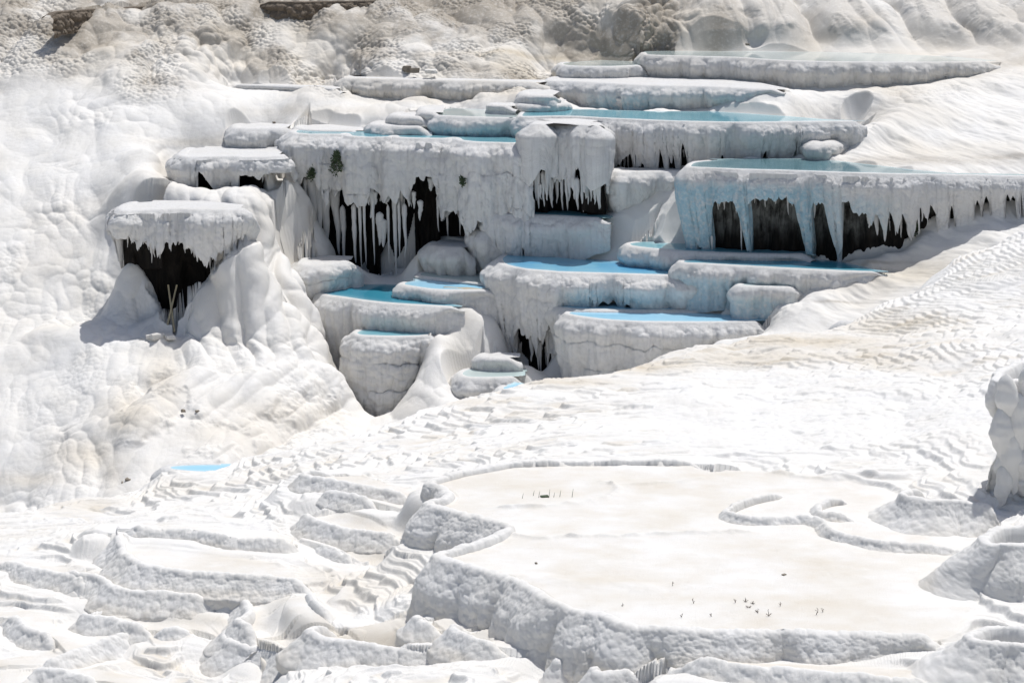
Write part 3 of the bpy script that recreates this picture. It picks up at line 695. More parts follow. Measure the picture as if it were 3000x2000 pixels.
basin('left one of two blocky white lumps under the tall lobed wall',
      [(1680,1904,30),(1645,1908,70),(1618,1925,90),(1640,1935,95),(1690,1930,90),(1728,1918,70)], (1640,1925,27.7), floor=[(1720,1908)], lobes=((.5,.08),), slope=.6)
basin('right one of two blocky white lumps at the bottom edge under the tall lobed wall',
      [(1800,1928,40),(1762,1935,80),(1730,1958,95),(1760,1968,95),(1850,1966,80),(1945,1964,60)], (1760,1960,26.9), floor=[(1930,1945)], lobes=((.6,.08),), slope=.6)
basin('lower front rim along the bottom edge, below the right half of the tall wall',
      [(1960,1912,30),(2000,1920,45),(2089,1932,50),(2179,1949,50),(2357,1963,48),(2536,1981,46),(2714,1994,40),(2800,2000,40)], (2179,1949,26.2), floor=[(2760,1955),(2500,1945),(2300,1945),(2100,1915)], lobes=((.5,.07),))
basin('low rim left of the wedge shaped rim, in the white steps',
      [(300,1778,14),(262,1783,40),(240,1800,50),(270,1808,52),(320,1812,48),(402,1828,42),(470,1838,36)], (320,1812,31.9), floor=[(460,1815),(380,1790)], lobes=((.5,.09),), slope=.8)
basin('grey textured riser at the lower left facing the viewer',
      [(60,1940,30),(120,1938,45),(179,1924,50),(260,1892,55),(348,1862,60),(400,1838,62),(412,1850,55)], (260,1892,30.9), floor=[(380,1830),(280,1850),(120,1900)], lobes=((.3,.06),))
basin('short riser continuing right from the grey textured riser',
      [(405,1832,35),(450,1836,40),(500,1838,38),(550,1836,30),(600,1842,20)], (500,1838,31.5), floor=[(590,1826),(480,1818)], lobes=((.3,.05),))
basin('lobed white rim above the low rim, stepping down from the left basin',
      [(250,1650,14),(200,1665,40),(225,1680,50),(290,1690,60),(330,1720,60),(420,1732,55),(560,1742,50),(660,1750,40)], (330,1720,32.6), zoff=-.05, floor=[(640,1735),(450,1718),(340,1690)], lobes=((.6,.10),), slope=.85)
basin('low rim at the far left, under the crest',
      [(-60,1640,20),(40,1648,30),(70,1660,45),(140,1672,50),(215,1690,50),(260,1720,50)], (140,1672,33.8), floor=[(250,1690),(120,1650)], lobes=((.6,.10),), slope=.85)
basin('lower white rim in the bottom left corner',
      [(-40,1800,30),(30,1805,45),(75,1835,55),(130,1855,50),(160,1880,45)], (75,1835,31.6), floor=[(150,1850),(60,1800)], lobes=((.5,.1),), slope=.8)
basin('bottom edge rim in the lower left corner below the grey riser',
      [(60,1990,30),(110,1962,50),(170,1962,50),(240,1978,45),(330,1992,40)], (170,1962,29.9), floor=[(320,1978)], lobes=((.4,.08),))
# right side: hanging scales, lobed mounds and drapes
basin('dark grey overhang of hanging scale-like lobes at the right edge',
      [(3150,1040,400),(3060,1042,400),(2990,1058,380),(2938,1078,280),(2918,1096,200),(2920,1112,180),(2955,1116,290),(3010,1110,360),(3080,1106,410),(3150,1108,400)], (2940,1118,33), floor=[(3150,1090)],
      lobes=((.55,.24),(.24,.08)), bulge=.08, taper=.75, tpow=1.0, lip=.15, group='lobed flowstone bodies at the right edge', name='flowstone', cat='flowstone', ctrl=False, carve=False, bury=.6, slope=None,
      fwd=.30, lobe_name='hanging_lobe', stal=[(2948, 1094, 1256, 73), (3003, 1075, 1257, 52), (3066, 1083, 1291, 82), (2984, 1149, 1359, 81), (3059, 1177, 1361, 62), (3112, 1168, 1312, 64), (2934, 1190, 1388, 76), (3030, 1176, 1352, 92), (2954, 1249, 1448, 74), (3006, 1231, 1430, 53), (3080, 1267, 1483, 81), (2994, 1311, 1428, 87), (3088, 1320, 1414, 84), (2940, 1360, 1484, 59), (3014, 1356, 1466, 87), (3089, 1354, 1464, 72)], cauli=((.12,.02,1),(.05,.012,1)))
basin('group of lobed white mounds with a brown lip below the scaly overhang',
      [(2760,1425,40),(2690,1430,70),(2648,1440,85),(2640,1452,95),(2690,1462,95),(2740,1468,90),(2800,1464,95),(2860,1472,90),(2930,1482,80),(2970,1476,60)], (2690,1462,32.4), floor=[(2950,1455),(2850,1430)],
      lobes=((.55,.20),), flare=.5, lip=.15, group='lobed flowstone bodies at the right edge', name='flowstone', cat='flowstone', ctrl=False, carve=False, bury=.6, slope=None)
basin('tall white lobed drape at the right edge above the flat floor',
      [(3150,1525,220),(3050,1535,220),(2930,1545,190),(2890,1562,150),(2880,1580,140),(2910,1592,200),(2970,1594,260),(3060,1600,300),(3150,1604,300)], (2910,1592,28.9), floor=[(3150,1570)],
      lobes=((.6,.34),(.3,.06)), flare=.5, lip=.2, group='lobed flowstone bodies at the right edge', name='flowstone', cat='flowstone', ctrl=False, carve=False, bury=.6, slope=None, cauli=((.11,.018,1),(.05,.012,1)))
basin('sloping white drape in the bottom right corner with a brown lip',
      [(3150,1845,160),(3000,1838,160),(2900,1832,120),(2865,1842,110),(2830,1862,120),(2850,1876,150),(2940,1884,160),(3150,1890,160)], (2850,1876,26.0), floor=[(3150,1870)],
      lobes=((.6,.2),(.3,.05)), flare=.7, lip=.15, group='lobed flowstone bodies at the right edge', name='flowstone', cat='flowstone', ctrl=False, carve=False, bury=.6, slope=None)
#@@TERRAIN
# ================================================================== terrain sheets
MID = [
# left slope and top
(-300,1600,60),(0,1600,58),(0,1490,61),(0,1300,63),(-300,1200,64),(0,1120,65.5),(0,1000,68),(0,780,71),(0,600,74),(0,450,77),(0,300,80),(0,180,83),(0,80,85),(0,45,86),(0,22,88),(0,-30,91),
(-300,900,69),(-300,600,74),(-300,300,80),(-300,50,86),(-300,-40,91),
(200,968,67.3),(120,975,67.2),(200,1100,65.7),(200,948,68.9),(100,953,68.7),(300,1400,60.5),(300,1250,62.5),(300,1150,64.5),(300,1050,66),(300,985,67.3),(300,945,69.6),(300,800,71),(300,600,73.5),(300,450,76.5),(300,300,79.5),(300,180,82.5),(300,80,85),(300,36,86),(300,20,88),(300,-30,91),
(150,800,71),(150,600,73.8),(150,400,78),(150,1300,62.8),(150,1420,60.8),
(450,1440,60),(420,1250,62.3),(370,1420,60.3),(350,1360,60.9),(480,1010,67),(430,1010,67),(560,870,69.3),(600,800,69.9),(620,740,70.4),(700,740,70.9),(760,720,71.4),(850,740,72.4),(700,870,69.3),(800,900,69.3),(560,950,68.3),(600,1010,67.3),(700,1020,67.2),(820,1010,67.3),(900,960,69),(530,1000,67.8),(640,680,71.2),
(640,1025,66.8),(500,1150,64.3),(560,1080,65.7),(650,1190,64),(740,1170,64.6),(700,1080,66),(800,1080,66.3),(400,1150,64.8),(440,1080,65.8),
(550,1255,62.8),(700,1215,64),(850,1150,65.8),(500,1350,61.4),(650,1320,62),(800,1280,63.5),(900,1220,65),(1000,1200,66.3),(1010,1130,67),(600,1420,60),(900,1330,62.5),(930,1080,67.5),
(330,1330,61.6),(250,1200,64),
(408,790,69.6),(445,835,69.2),(482,895,68.6),(495,930,68.2),(489,988,67.5),(380,850,70),(350,780,71.2),(430,930,69),(400,700,71.6),(340,680,72.2),(465,990,67.5),
(594,792,69.7),(549,845,69.1),(528,895,68.6),(516,935,68.2),(508,988,67.5),(625,750,70.2),
(498,982,68.0),(500,985,69.0),(500,985,70.0),
(400,575,71.8),(500,578,71.8),(600,577,72.2),(700,562,72.4),(340,575,72.6),(750,600,71.8),(800,650,73),(840,700,73.3),(725,660,71.3),
(760,560,73),(830,520,74),(870,480,75.5),(850,620,73.4),(850,560,74),(800,700,72.3),(900,760,73.4),(880,790,72.4),(800,600,72.8),(770,680,71.8),
(560,422,75.6),(650,420,75.6),(450,450,75.5),(480,520,74),(800,430,76),(880,360,78),(700,345,79),(600,360,78.5),(950,345,79),(1000,346,78.5),(1050,345,78.3),(1000,325,79.6),(1100,338,78.4),(900,343,79),(1100,310,79.8),(1250,285,79.5),(1400,283,79.5),(1500,262,80.2),(860,430,77),
(700,300,80),(900,290,80),(1000,305,80.3),(1300,303,78.5),(450,350,78.5),(450,250,81),
# upper cliff
(1020,214,82.5),(1200,218,82.8),(1500,222,83),(1100,170,84),(1000,100,86),(1000,25,88),(1200,40,88),(1190,208,83),(1190,130,84.4),(1300,100,85.5),(1300,210,83),(1500,150,84.4),(1500,60,87),(1700,165,84.2),(1700,60,86.6),(1850,165,83.8),(1850,60,85.6),(1500,-20,91),
(600,230,82),(600,150,84),(800,200,83),(800,100,86),(600,60,86),(800,45,87.2),(450,150,83.5),(1000,-20,91),(600,-20,91),
(2000,148,84.4),(2000,60,86),(2200,143,84.3),(2200,50,86.3),(2500,150,84.2),(2500,50,86.6),(2800,155,83.3),(2800,50,85.6),(3000,100,83),(3000,20,86),(3300,20,84),(2300,-20,90),(3300,-20,88),
# right slope
(2930,190,79.6),(3000,200,79),(2700,258,76.9),(2900,300,75.5),(2500,298,76.2),(2820,235,77.8),(2350,270,77.4),(2320,285,76.2),(2260,300,76.0),(2600,340,74.2),(2800,380,73.3),(3000,330,74),(2600,420,72.6),(2500,440,72.3),(2800,450,71.5),(3000,430,71.5),(2700,470,71),(2600,480,70.6),(3000,500,69.8),(2850,500,69.6),(3300,420,71.5),(3300,250,77),
(2740,620,67.9),(2900,605,68.3),(3000,578,68.8),(2700,695,67.3),(2800,680,67.2),(2600,735,67.2),(2500,765,67.2),(2650,780,66.5),(2600,808,66),(2450,840,65.6),(2400,866,65.3),(2650,840,65),(2800,740,65.7),(2900,680,66.3),(3000,630,67),(3300,560,68),
(2300,905,65.3),(2300,960,64.5),(2200,990,64.3),(2100,1005,65),(2450,920,64.3),(2500,880,65),(2560,905,64),(2700,860,64),(2850,790,64.5),(3000,720,65),
(1820,690,71.1),(1750,662,72),(1850,602,72.4),(1900,565,72.4),(1970,525,72.4),(1960,620,71.3),(2000,600,70.9),(2000,680,70.3),(1700,725,71.4),(1640,748,71.9),(1780,745,70.9),(1900,690,70.6),(1940,660,70.9),
(1400,905,69.8),(1440,870,71),(1350,935,68.9),(1450,950,69.3),(1250,965,68.5),(1300,1000,68.1),(1440,1020,68.6),(1380,1000,68.6),(1250,1060,67.4),(1200,1150,66.5),(1130,1255,65.3),(1330,1062,67.0),(1300,1150,65.8),(1250,1235,64.8),(1330,1180,64.5),(1500,1120,65),
(880,760,72.9),(900,800,72.3),(900,860,71.1),(1040,790,73.8),(1090,835,73.2),(1105,860,72.6),(1150,864,72.6),(1190,830,73.0),(1230,730,73.4),(1280,708,73.4),(1300,765,72.7),(1400,775,72.6),(1000,836,72.3),(1180,862,72.3),
(900,910,70.3),(880,970,69.3),(930,1010,68.8),(960,1110,66.8),
(1000,1330,63),(1500,1250,63),(2000,1150,62),(2500,1020,62),(3000,800,62),(500,1480,59),(1900,1110,64),(1700,1180,64),(3300,700,63),
]
FGC = [
(-300,1545,39.6),(0,1507,40),(103,1501,40.2),(165,1476,40.5),(250,1461,40.7),(370,1462,40.6),(428,1427,40.9),(478,1380,41.2),(560,1389,41.3),(640,1386,41.5),(700,1350,41.8),(835,1328,42),(893,1305,42.3),(1103,1263,43.2),(1210,1218,44),(1339,1178,44.8),(1446,1158,45.3),(1558,1126,46),(1732,1111,46.6),(1870,1080,47.4),(1937,1048,48),(2089,1030,48.8),(2179,1017,49.4),(2312,995,50.2),(2437,972,51.2),(2560,905,52.4),(2687,852,53.4),(2750,792,54.5),(2850,770,55),(3000,692,56),(3300,560,58),
(300,1525,38.6),(0,1560,37.5),(0,1620,35.5),(300,1540,37.3),(150,1560,37),(600,1440,39.6),(700,1400,40.3),(600,1500,37.6),(800,1450,38.4),(700,1530,36.2),(1000,1350,40),(1300,1280,41.5),(1300,1340,38.6),(1600,1320,38),(1600,1200,43),(1900,1250,40),(1900,1150,44),(2200,1250,40.2),(2200,1100,46),(2600,1250,39.2),(2600,1100,44.5),(2600,1000,49.5),(2850,1250,37.2),(2850,1000,46),(3000,900,50),(2300,1330,37.2),(2700,1360,35.8),(2500,1390,35.2),(2850,1360,35),(3300,900,48),(3300,1200,38),
(2000,1180,42.5),(2350,1180,42),(2100,1300,38),
(0,1750,33.2),(150,1740,33),(0,1880,31.2),(0,2000,29.9),(200,1850,31.4),(250,1940,30.2),(500,2000,29.7),(500,1900,30.9),(480,1780,32),(560,1860,31.2),(850,1800,31.3),(1000,1700,32.6),(1100,1740,31.8),(900,1990,28.5),(1150,1960,27.9),(1300,2000,27.2),(1500,1960,27.6),(1600,2000,26.9),(1800,2005,26.5),(2000,2005,26.6),(2300,2010,26.2),(2700,2010,26),
(1180,1600,34),(1080,1660,33.2),(1200,1680,32.4),(-300,1700,34),(-300,2000,30),
(2960,1640,29.5),(2900,1700,29.0),(2860,1780,28.3),(3000,1760,28.3),(3100,1650,29.5),(3300,1500,30.5),(2780,1930,26.6),(2900,1990,25.8),(3200,1950,26),(3100,1500,32),(2990,1480,32.8),(2880,1560,31.0),
]
def rbf(C, lam=.05, c=.35):
    C = np.asarray(C, float); X, z = C[:, :2] / 10, C[:, 2]
    n = len(X)
    phi = lambda A, B: -np.sqrt(((A[:, None] - B[None]) ** 2).sum(-1) + (c / 10) ** 2)
    A = np.zeros((n + 3, n + 3)); A[:n, :n] = phi(X, X) + np.eye(n) * lam / 10
    Pm = np.c_[np.ones(n), X]; A[:n, n:] = Pm; A[n:, :n] = Pm.T
    w = np.linalg.solve(A, np.r_[z, 0, 0, 0])
    def ev(Q):
        out = np.empty(len(Q)); Q = Q / 10
        for i in range(0, len(Q), 20000):
            q = Q[i:i + 20000]; out[i:i + 20000] = phi(q, X) @ w[:n] + np.c_[np.ones(len(q)), q] @ w[n:]
        return out
    return ev

def merge(first, extra, r):
    out = [tuple(p) for p in first]; A = np.array(out)
    for p in extra:
        if np.min(np.hypot(A[:, 0] - p[0], A[:, 1] - p[1])) > r:
            out.append(tuple(p)); A = np.vstack([A, p])
    return out

def upsample(Z, nr, nc):
    r = np.linspace(0, Z.shape[0] - 1, nr); c = np.linspace(0, Z.shape[1] - 1, nc)
    i = np.minimum(r.astype(int), Z.shape[0] - 2); j = np.minimum(c.astype(int), Z.shape[1] - 2)
    f = (r - i)[:, None]; g = (c - j)[None]
    a = Z[i][:, j]; b = Z[i][:, j + 1]; c_ = Z[i + 1][:, j]; d = Z[i + 1][:, j + 1]
    return (a * (1 - g) + b * g) * (1 - f) + (c_ * (1 - g) + d * g) * f

def fan(Y0, Y1, nr, nc, half, pw=1.0):
    y = Y0 + (Y1 - Y0) * np.linspace(0, 1, nr) ** pw
    a = np.linspace(-half, half, nc)
    return np.stack([y[:, None] * a[None], np.repeat(y[:, None], nc, 1)], -1)

def blob(px, py, lst):
    o = 0 * px
    for x, y, rx, ry, v in lst:
        o = np.maximum(o, v * np.exp(-(((px - x) / rx) ** 2 + ((py - y) / ry) ** 2)))
    return o

def inside(poly, X, Y):
    c = np.zeros(X.shape, bool); x, y = poly[:, 0], poly[:, 1]; j = len(x) - 1
    for i in range(len(x)):
        if y[i] != y[j]:
            c ^= ((y[i] > Y) != (y[j] > Y)) & (X < (x[j] - x[i]) * (Y - y[i]) / (y[j] - y[i]) + x[i])
        j = i
    return c

def near_rim(r, X, Y):
    """signed distance (positive behind the rim), distance, index of the nearest rim sample"""
    p, n = r['p'], r['n']; best = np.full(X.shape, 1e9); idx = np.zeros(X.shape, int)
    for i in range(len(p)):
        d = (X - p[i, 0]) ** 2 + (Y - p[i, 1]) ** 2
        m = d < best; best[m] = d[m]; idx[m] = i
    sd = -((X - p[idx, 0]) * n[idx, 0] + (Y - p[idx, 1]) * n[idx, 1])
    return sd, np.sqrt(best), idx

def window(r, P, m):
    q = r['p'][:, :2] if r['pool'] is None else np.vstack([r['p'][:, :2], r['pool'][:, :2]])
    X, Y = P[..., 0], P[..., 1]
    return (X > q[:, 0].min() - m) & (X < q[:, 0].max() + m) & (Y > q[:, 1].min() - m) & (Y < q[:, 1].max() + m)

def carve_mid(P, D_):
    for r in RIMS_MID:
        w = window(r, P, 2.1 if r['fslope'] else 1.1); X, Y, Z = P[w, 0], P[w, 1], P[w, 2]
        if not len(X): continue
        dd = .75 * (D_[w] + .05)
        sd, ds_, idx = near_rim(r, X, Y)
        ins = np.where((r['px'][idx] >= r['a']) & (r['px'][idx] <= r['b']), r['ins'], 0) + .3
        t = smooth(0, .35, sd - ins)
        cap = r['foot'][idx] - .04 + (r['z'] - .15 - r['foot'][idx]) * t
        on = (sd > 0.0) & (ds_ < ins + .4) & (sd > ds_ * .75)
        Z = np.where(on, np.minimum(Z, cap), Z)
        fr = (sd <= 0) & (sd > -.9) & (-sd > ds_ * .8)
        if r['fslope']:
            c2 = r['foot'][idx] - .04 - r['fslope'] * np.clip(r['ins'] + .1 - sd, 0, 3) + np.where(sd < -.3, 2.5 * (sd + .3) ** 2, 0) + dd
            Z = np.where((sd > -1.2) & (sd < r['ins'] + .1) & (np.abs(sd) > ds_ * .7), np.minimum(Z, c2), Z)
            P[w, 2] = Z; continue
        Z = np.where(fr, np.minimum(Z, r['foot'][idx] + .03 - sd * .8 + 2.2 * sd ** 2 + dd * np.clip(-sd * 3, 0, 1)), Z)
        if r['pool'] is not None:
            i = inside(r['pool'], X, Y)
            q = r['pool']; q = np.vstack([q[len(r['front']):], q[:1]]) if len(q) > len(r['front']) else q
            q = np.vstack([r['pool'][len(r['front']) - 1:len(r['front'])], q])
            best = np.full(X.shape, 9.)
            for a, b in zip(q[:-1], q[1:]):
                e = b[:2] - a[:2]; t = np.clip(((X - a[0]) * e[0] + (Y - a[1]) * e[1]) / (e @ e + 1e-9), 0, 1)
                best = np.minimum(best, np.hypot(X - a[0] - t * e[0], Y - a[1] - t * e[1]))
            Z = np.where(i, np.minimum(Z, r['z'] - .02 - np.minimum(best * .5, .14)), np.where(~((sd < 0) & (-sd > .6 * ds_)) & (best < 1.1), np.minimum(Z, r['z'] - .02 + best * .7 + best ** 2 * 1.2 + dd * np.clip(best * 2.5, 0, 1)), Z))
        P[w, 2] = Z
    return P

def carve_fg(P):
    Z0 = P[..., 2]; num = Z0.copy(); den = np.ones_like(Z0); stn = np.zeros_like(Z0); flatm = np.zeros_like(Z0)
    for r in RIMS_FG:
        w = window(r, P, 1.6); X, Y = P[w, 0], P[w, 1]
        sd, ds_, idx = near_rim(r, X, Y)
        fz = r['z'] - .085
        k = np.clip(sd / np.maximum(ds_, 1e-6), -1, 1)
        a = 60 * np.exp(-(ds_ / .38) ** 2) * smooth(.2, .7, k) * (sd > .12)
        tgt = np.where(sd > .12, fz, r['foot'][idx])
        b = np.where(r['z'] - r['foot'][idx] > .5, 9, 40) * np.exp(-(ds_ / (.30 + .75 * np.clip(r['z'] - r['foot'][idx] - .3, 0, 1))) ** 2) * (sd <= .12) * smooth(.9, .3, k)
        if r['pool'] is not None:
            i = inside(r['pool'], X, Y)
            if r['big']:
                q = r['pool'][len(r['front']) - 1:]; q = np.vstack([q, r['pool'][:1]])
                best = np.full(X.shape, 9.)
                for u, v in zip(q[:-1], q[1:]):
                    e = v[:2] - u[:2]; tt = np.clip(((X - u[0]) * e[0] + (Y - u[1]) * e[1]) / (e @ e + 1e-9), 0, 1)
                    best = np.minimum(best, np.hypot(X - u[0] - tt * e[0], Y - u[1] - tt * e[1]))
                a = np.where(i, 400 * smooth(0, r['big'], best) ** 3 + 2 * smooth(0, .5, best), a * (best > .3)); b = np.where(i, 0, b); tgt = np.where(i, fz, tgt)
            else:
                i &= (sd > .05)
                a = np.where(i, np.maximum(a, 25 * np.exp(-(ds_ / .8) ** 2)), a); tgt = np.where(i, fz, tgt); b = np.where(i, 0, b)
        ww = a + b
        num[w] += ww * tgt; den[w] += ww
        m = np.clip(a / 6, 0, 1)
        stn[w] = np.maximum(stn[w], m * r['stain']); flatm[w] = np.maximum(flatm[w], np.clip(ww / 10, 0, 1))
    P[..., 2] = num / den
    return P, stn, flatm

def sheet(name, ctrl, Y0, Y1, nr, nc, half, shape, mat, pw=1.0, lam=.05):
    ev = rbf(ctrl, lam)
    cr, cc = 420, 420
    G = fan(Y0, Y1, cr, cc, half, pw)
    Z = ev(G.reshape(-1, 2)).reshape(cr, cc)
    XY = fan(Y0, Y1, nr, nc, half, pw)
    P = np.concatenate([XY, upsample(Z, nr, nc)[..., None]], -1)
    N = grid_normals(P); N[N[..., 2] < 0] *= -1
    px, py = project(P)
    P, attrs = shape(P, N, px, py)
    o = link(name, mesh_np(name, P, grid_quads(nr, nc), mat, attrs=attrs))
    o['kind'] = 'structure'
    return o, ev

def shape_mid(P, N, px, py):
    left = 1 - smooth(950, 1150, px)
    top = 1 - smooth(215, 300, py + 30 * np.sin(px / 90))
    right = smooth(2250, 2450, px)
    topr = top * smooth(1900, 2150, px)
    amp = .40 * left + .30 * (1 - left)
    amp = amp * (1 - .72 * right * (1 - top))
    Q = P * np.array([1, .6, .62])
    warp = np.stack([fbm(P * .5 + 7 * k, 2, 60 + k) for k in range(3)], -1) * .6
    b0 = bubbles((Q + warp * 1.5) / 2.3, 2); b1 = bubbles((Q + warp) / 1.1, 3); b2 = bubbles((Q + warp) / .46, 4); b3 = bubbles(P / .17, 5)
    clus = smooth(-.10, .35, fbm(P * .30, 3, 91)); clus2 = smooth(-.2, .3, fbm(P * .55 + 5, 3, 92))
    d = amp * (.40 * b0 + .30 * b1 * (.35 + .8 * clus2) + .22 * b2 * (.35 + .9 * clus) + .07 * b3 * (.3 + .8 * clus * clus2))
    # knobbly upper cliff: smooth bulges with cauliflower patches
    rough = fbm(P * .9, 5, 33)
    d = d * (1 - top) + top * (1 - topr) * (.50 * b0 + .30 * b1 + .26 * b2 * (.1 + clus) + .13 * b3 * clus2 + .14 * rough)
    ft = 1 - .85 * smooth(95, 150, py); topd = topr * ft
    # smooth fluted buttresses at the upper right
    fl = dome1(P[..., 0] + .18 * (P[..., 1] - 84) + .9 * warp[..., 0], 1.9, 5); fl2 = dome1(P[..., 0] + .3 * (P[..., 1] - 84) + .5 * warp[..., 1], .6, 6)
    d = d + topd * (.5 * fl + .10 * fl2 * smooth(-.2, .3, rough) + .12 * b1 + .03 * rough)
    d = d - .5 * blob(px, py, [(230, 28, 90, 9, 1), (420, 24, 180, 7, 1), (180, 46, 40, 8, .8)])
    # flowstone folds running down the left flank
    u1 = .87 * P[..., 0] - .49 * P[..., 1]
    m1 = smooth(280, 420, px) * (1 - smooth(980, 1060, px)) * smooth(1040, 1120, py)
    m2 = smooth(510, 560, px) * (1 - smooth(960, 1010, px)) * smooth(520, 640, py) * (1 - m1)
    d = d + m1 * (.30 * dome1(u1 + .7 * warp[..., 0], 1.5, 8) + .12 * dome1(u1 + .3 * warp[..., 1], .5, 9) * smooth(-.2, .2, rough))
    d = d + m2 * (.30 * dome1(P[..., 0] + .35 * P[..., 1] + .8 * warp[..., 1], .85, 10) + .16 * bubbles((Q + warp) / .75, 21))
    d = d + blob(px, py, [(2080, 890, 70, 40, 1), (2180, 910, 110, 26, 1)]) * (.30 * bubbles(P / .36, 31) + .1 * bubbles(P / .15, 32) + .1)
    # streaky right slope
    st_ = fbm(np.stack([P[..., 0] * 1.1 + P[..., 1] * .9, P[..., 1] * .35 - P[..., 0] * .2, P[..., 2] * .5], -1), 4, 44)
    d = d + right * (1 - top) * (.16 * st_)
    # faint water-laid steps everywhere
    P2 = P + N * d[..., None]
    # attributes
    n = fbm(P * .35, 4, 12)
    stain = .07 + .18 * smooth(0, .6, n)
    stain = stain + top * (.30 + .4 * n) * (1 - .6 * topr)
    stain += blob(px, py, [(480, 1130, 60, 130, .5), (380, 1230, 90, 70, .6), (250, 1340, 110, 60, .55), (100, 1410, 120, 25, .45), (700, 1290, 180, 60, .35), (820, 1230, 200, 45, .35),
                           (330, 1390, 40, 70, .4), (790, 640, 70, 140, .25), (880, 640, 60, 120, .25), (1250, 290, 260, 22, .45), (1500, 275, 120, 20, .4), (1000, 330, 300, 16, .3), (560, 420, 140, 14, .35),
                           (470, 490, 25, 60, .3), (1250, 740, 70, 50, .5), (1310, 750, 60, 40, .3), (2600, 200, 500, 60, .3), (2500, 330, 300, 30, .2), (2650, 800, 250, 50, .45), (2550, 770, 90, 12, .5),
                           (1850, 170, 700, 10, .5), (640, 850, 60, 160, .25), (900, 750, 60, 40, .35), (2700, 900, 200, 60, .2), (2800, 440, 260, 30, .3)])
    grey = top * smooth(-.1, .55, fbm(P * .5 + 9, 4, 22) - .5 * smooth(60, 190, py) + .5) * .8
    grey = grey * (1 - .5 * topr) + blob(px, py, [(1900, 75, 120, 85, .8), (2080, 80, 90, 70, .5), (2700, 474, 330, 14, .55), (2950, 458, 120, 9, .6), (2560, 768, 110, 5, .6), (2480, 819, 130, 4, .7), (2450, 882, 70, 4, .6), (320, 30, 260, 9, 1), (90, 38, 90, 6, .8), (200, 46, 50, 9, 1), (900, 25, 500, 40, .55), (1300, 15, 260, 30, .6), (750, 60, 200, 40, .4),
                                                   (1050, 8, 160, 10, .7), (120, 170, 160, 80, .25), (470, 140, 90, 40, .3)])
    return carve_mid(P2, d), {'stain': np.clip(stain, 0, 1), 'grey': np.clip(grey, 0, 1)}

RIDGES = [([(1482, 1562), (1570, 1578), (1700, 1573), (1850, 1570), (2000, 1566), (2190, 1560)], .07, .06),
          ([(1770, 1412), (1800, 1425), (1800, 1445), (1770, 1462), (1700, 1474), (1620, 1482), (1470, 1490)], .08, .06),
          ([(2060, 1400), (2000, 1412), (1900, 1418), (1800, 1422)], .07, .04), ([(2250, 1380), (2330, 1392), (2420, 1405), (2560, 1412)], .08, .07), ([(1440, 1800 - 120), (1650, 1700), (1900, 1720)], .2, .02)]

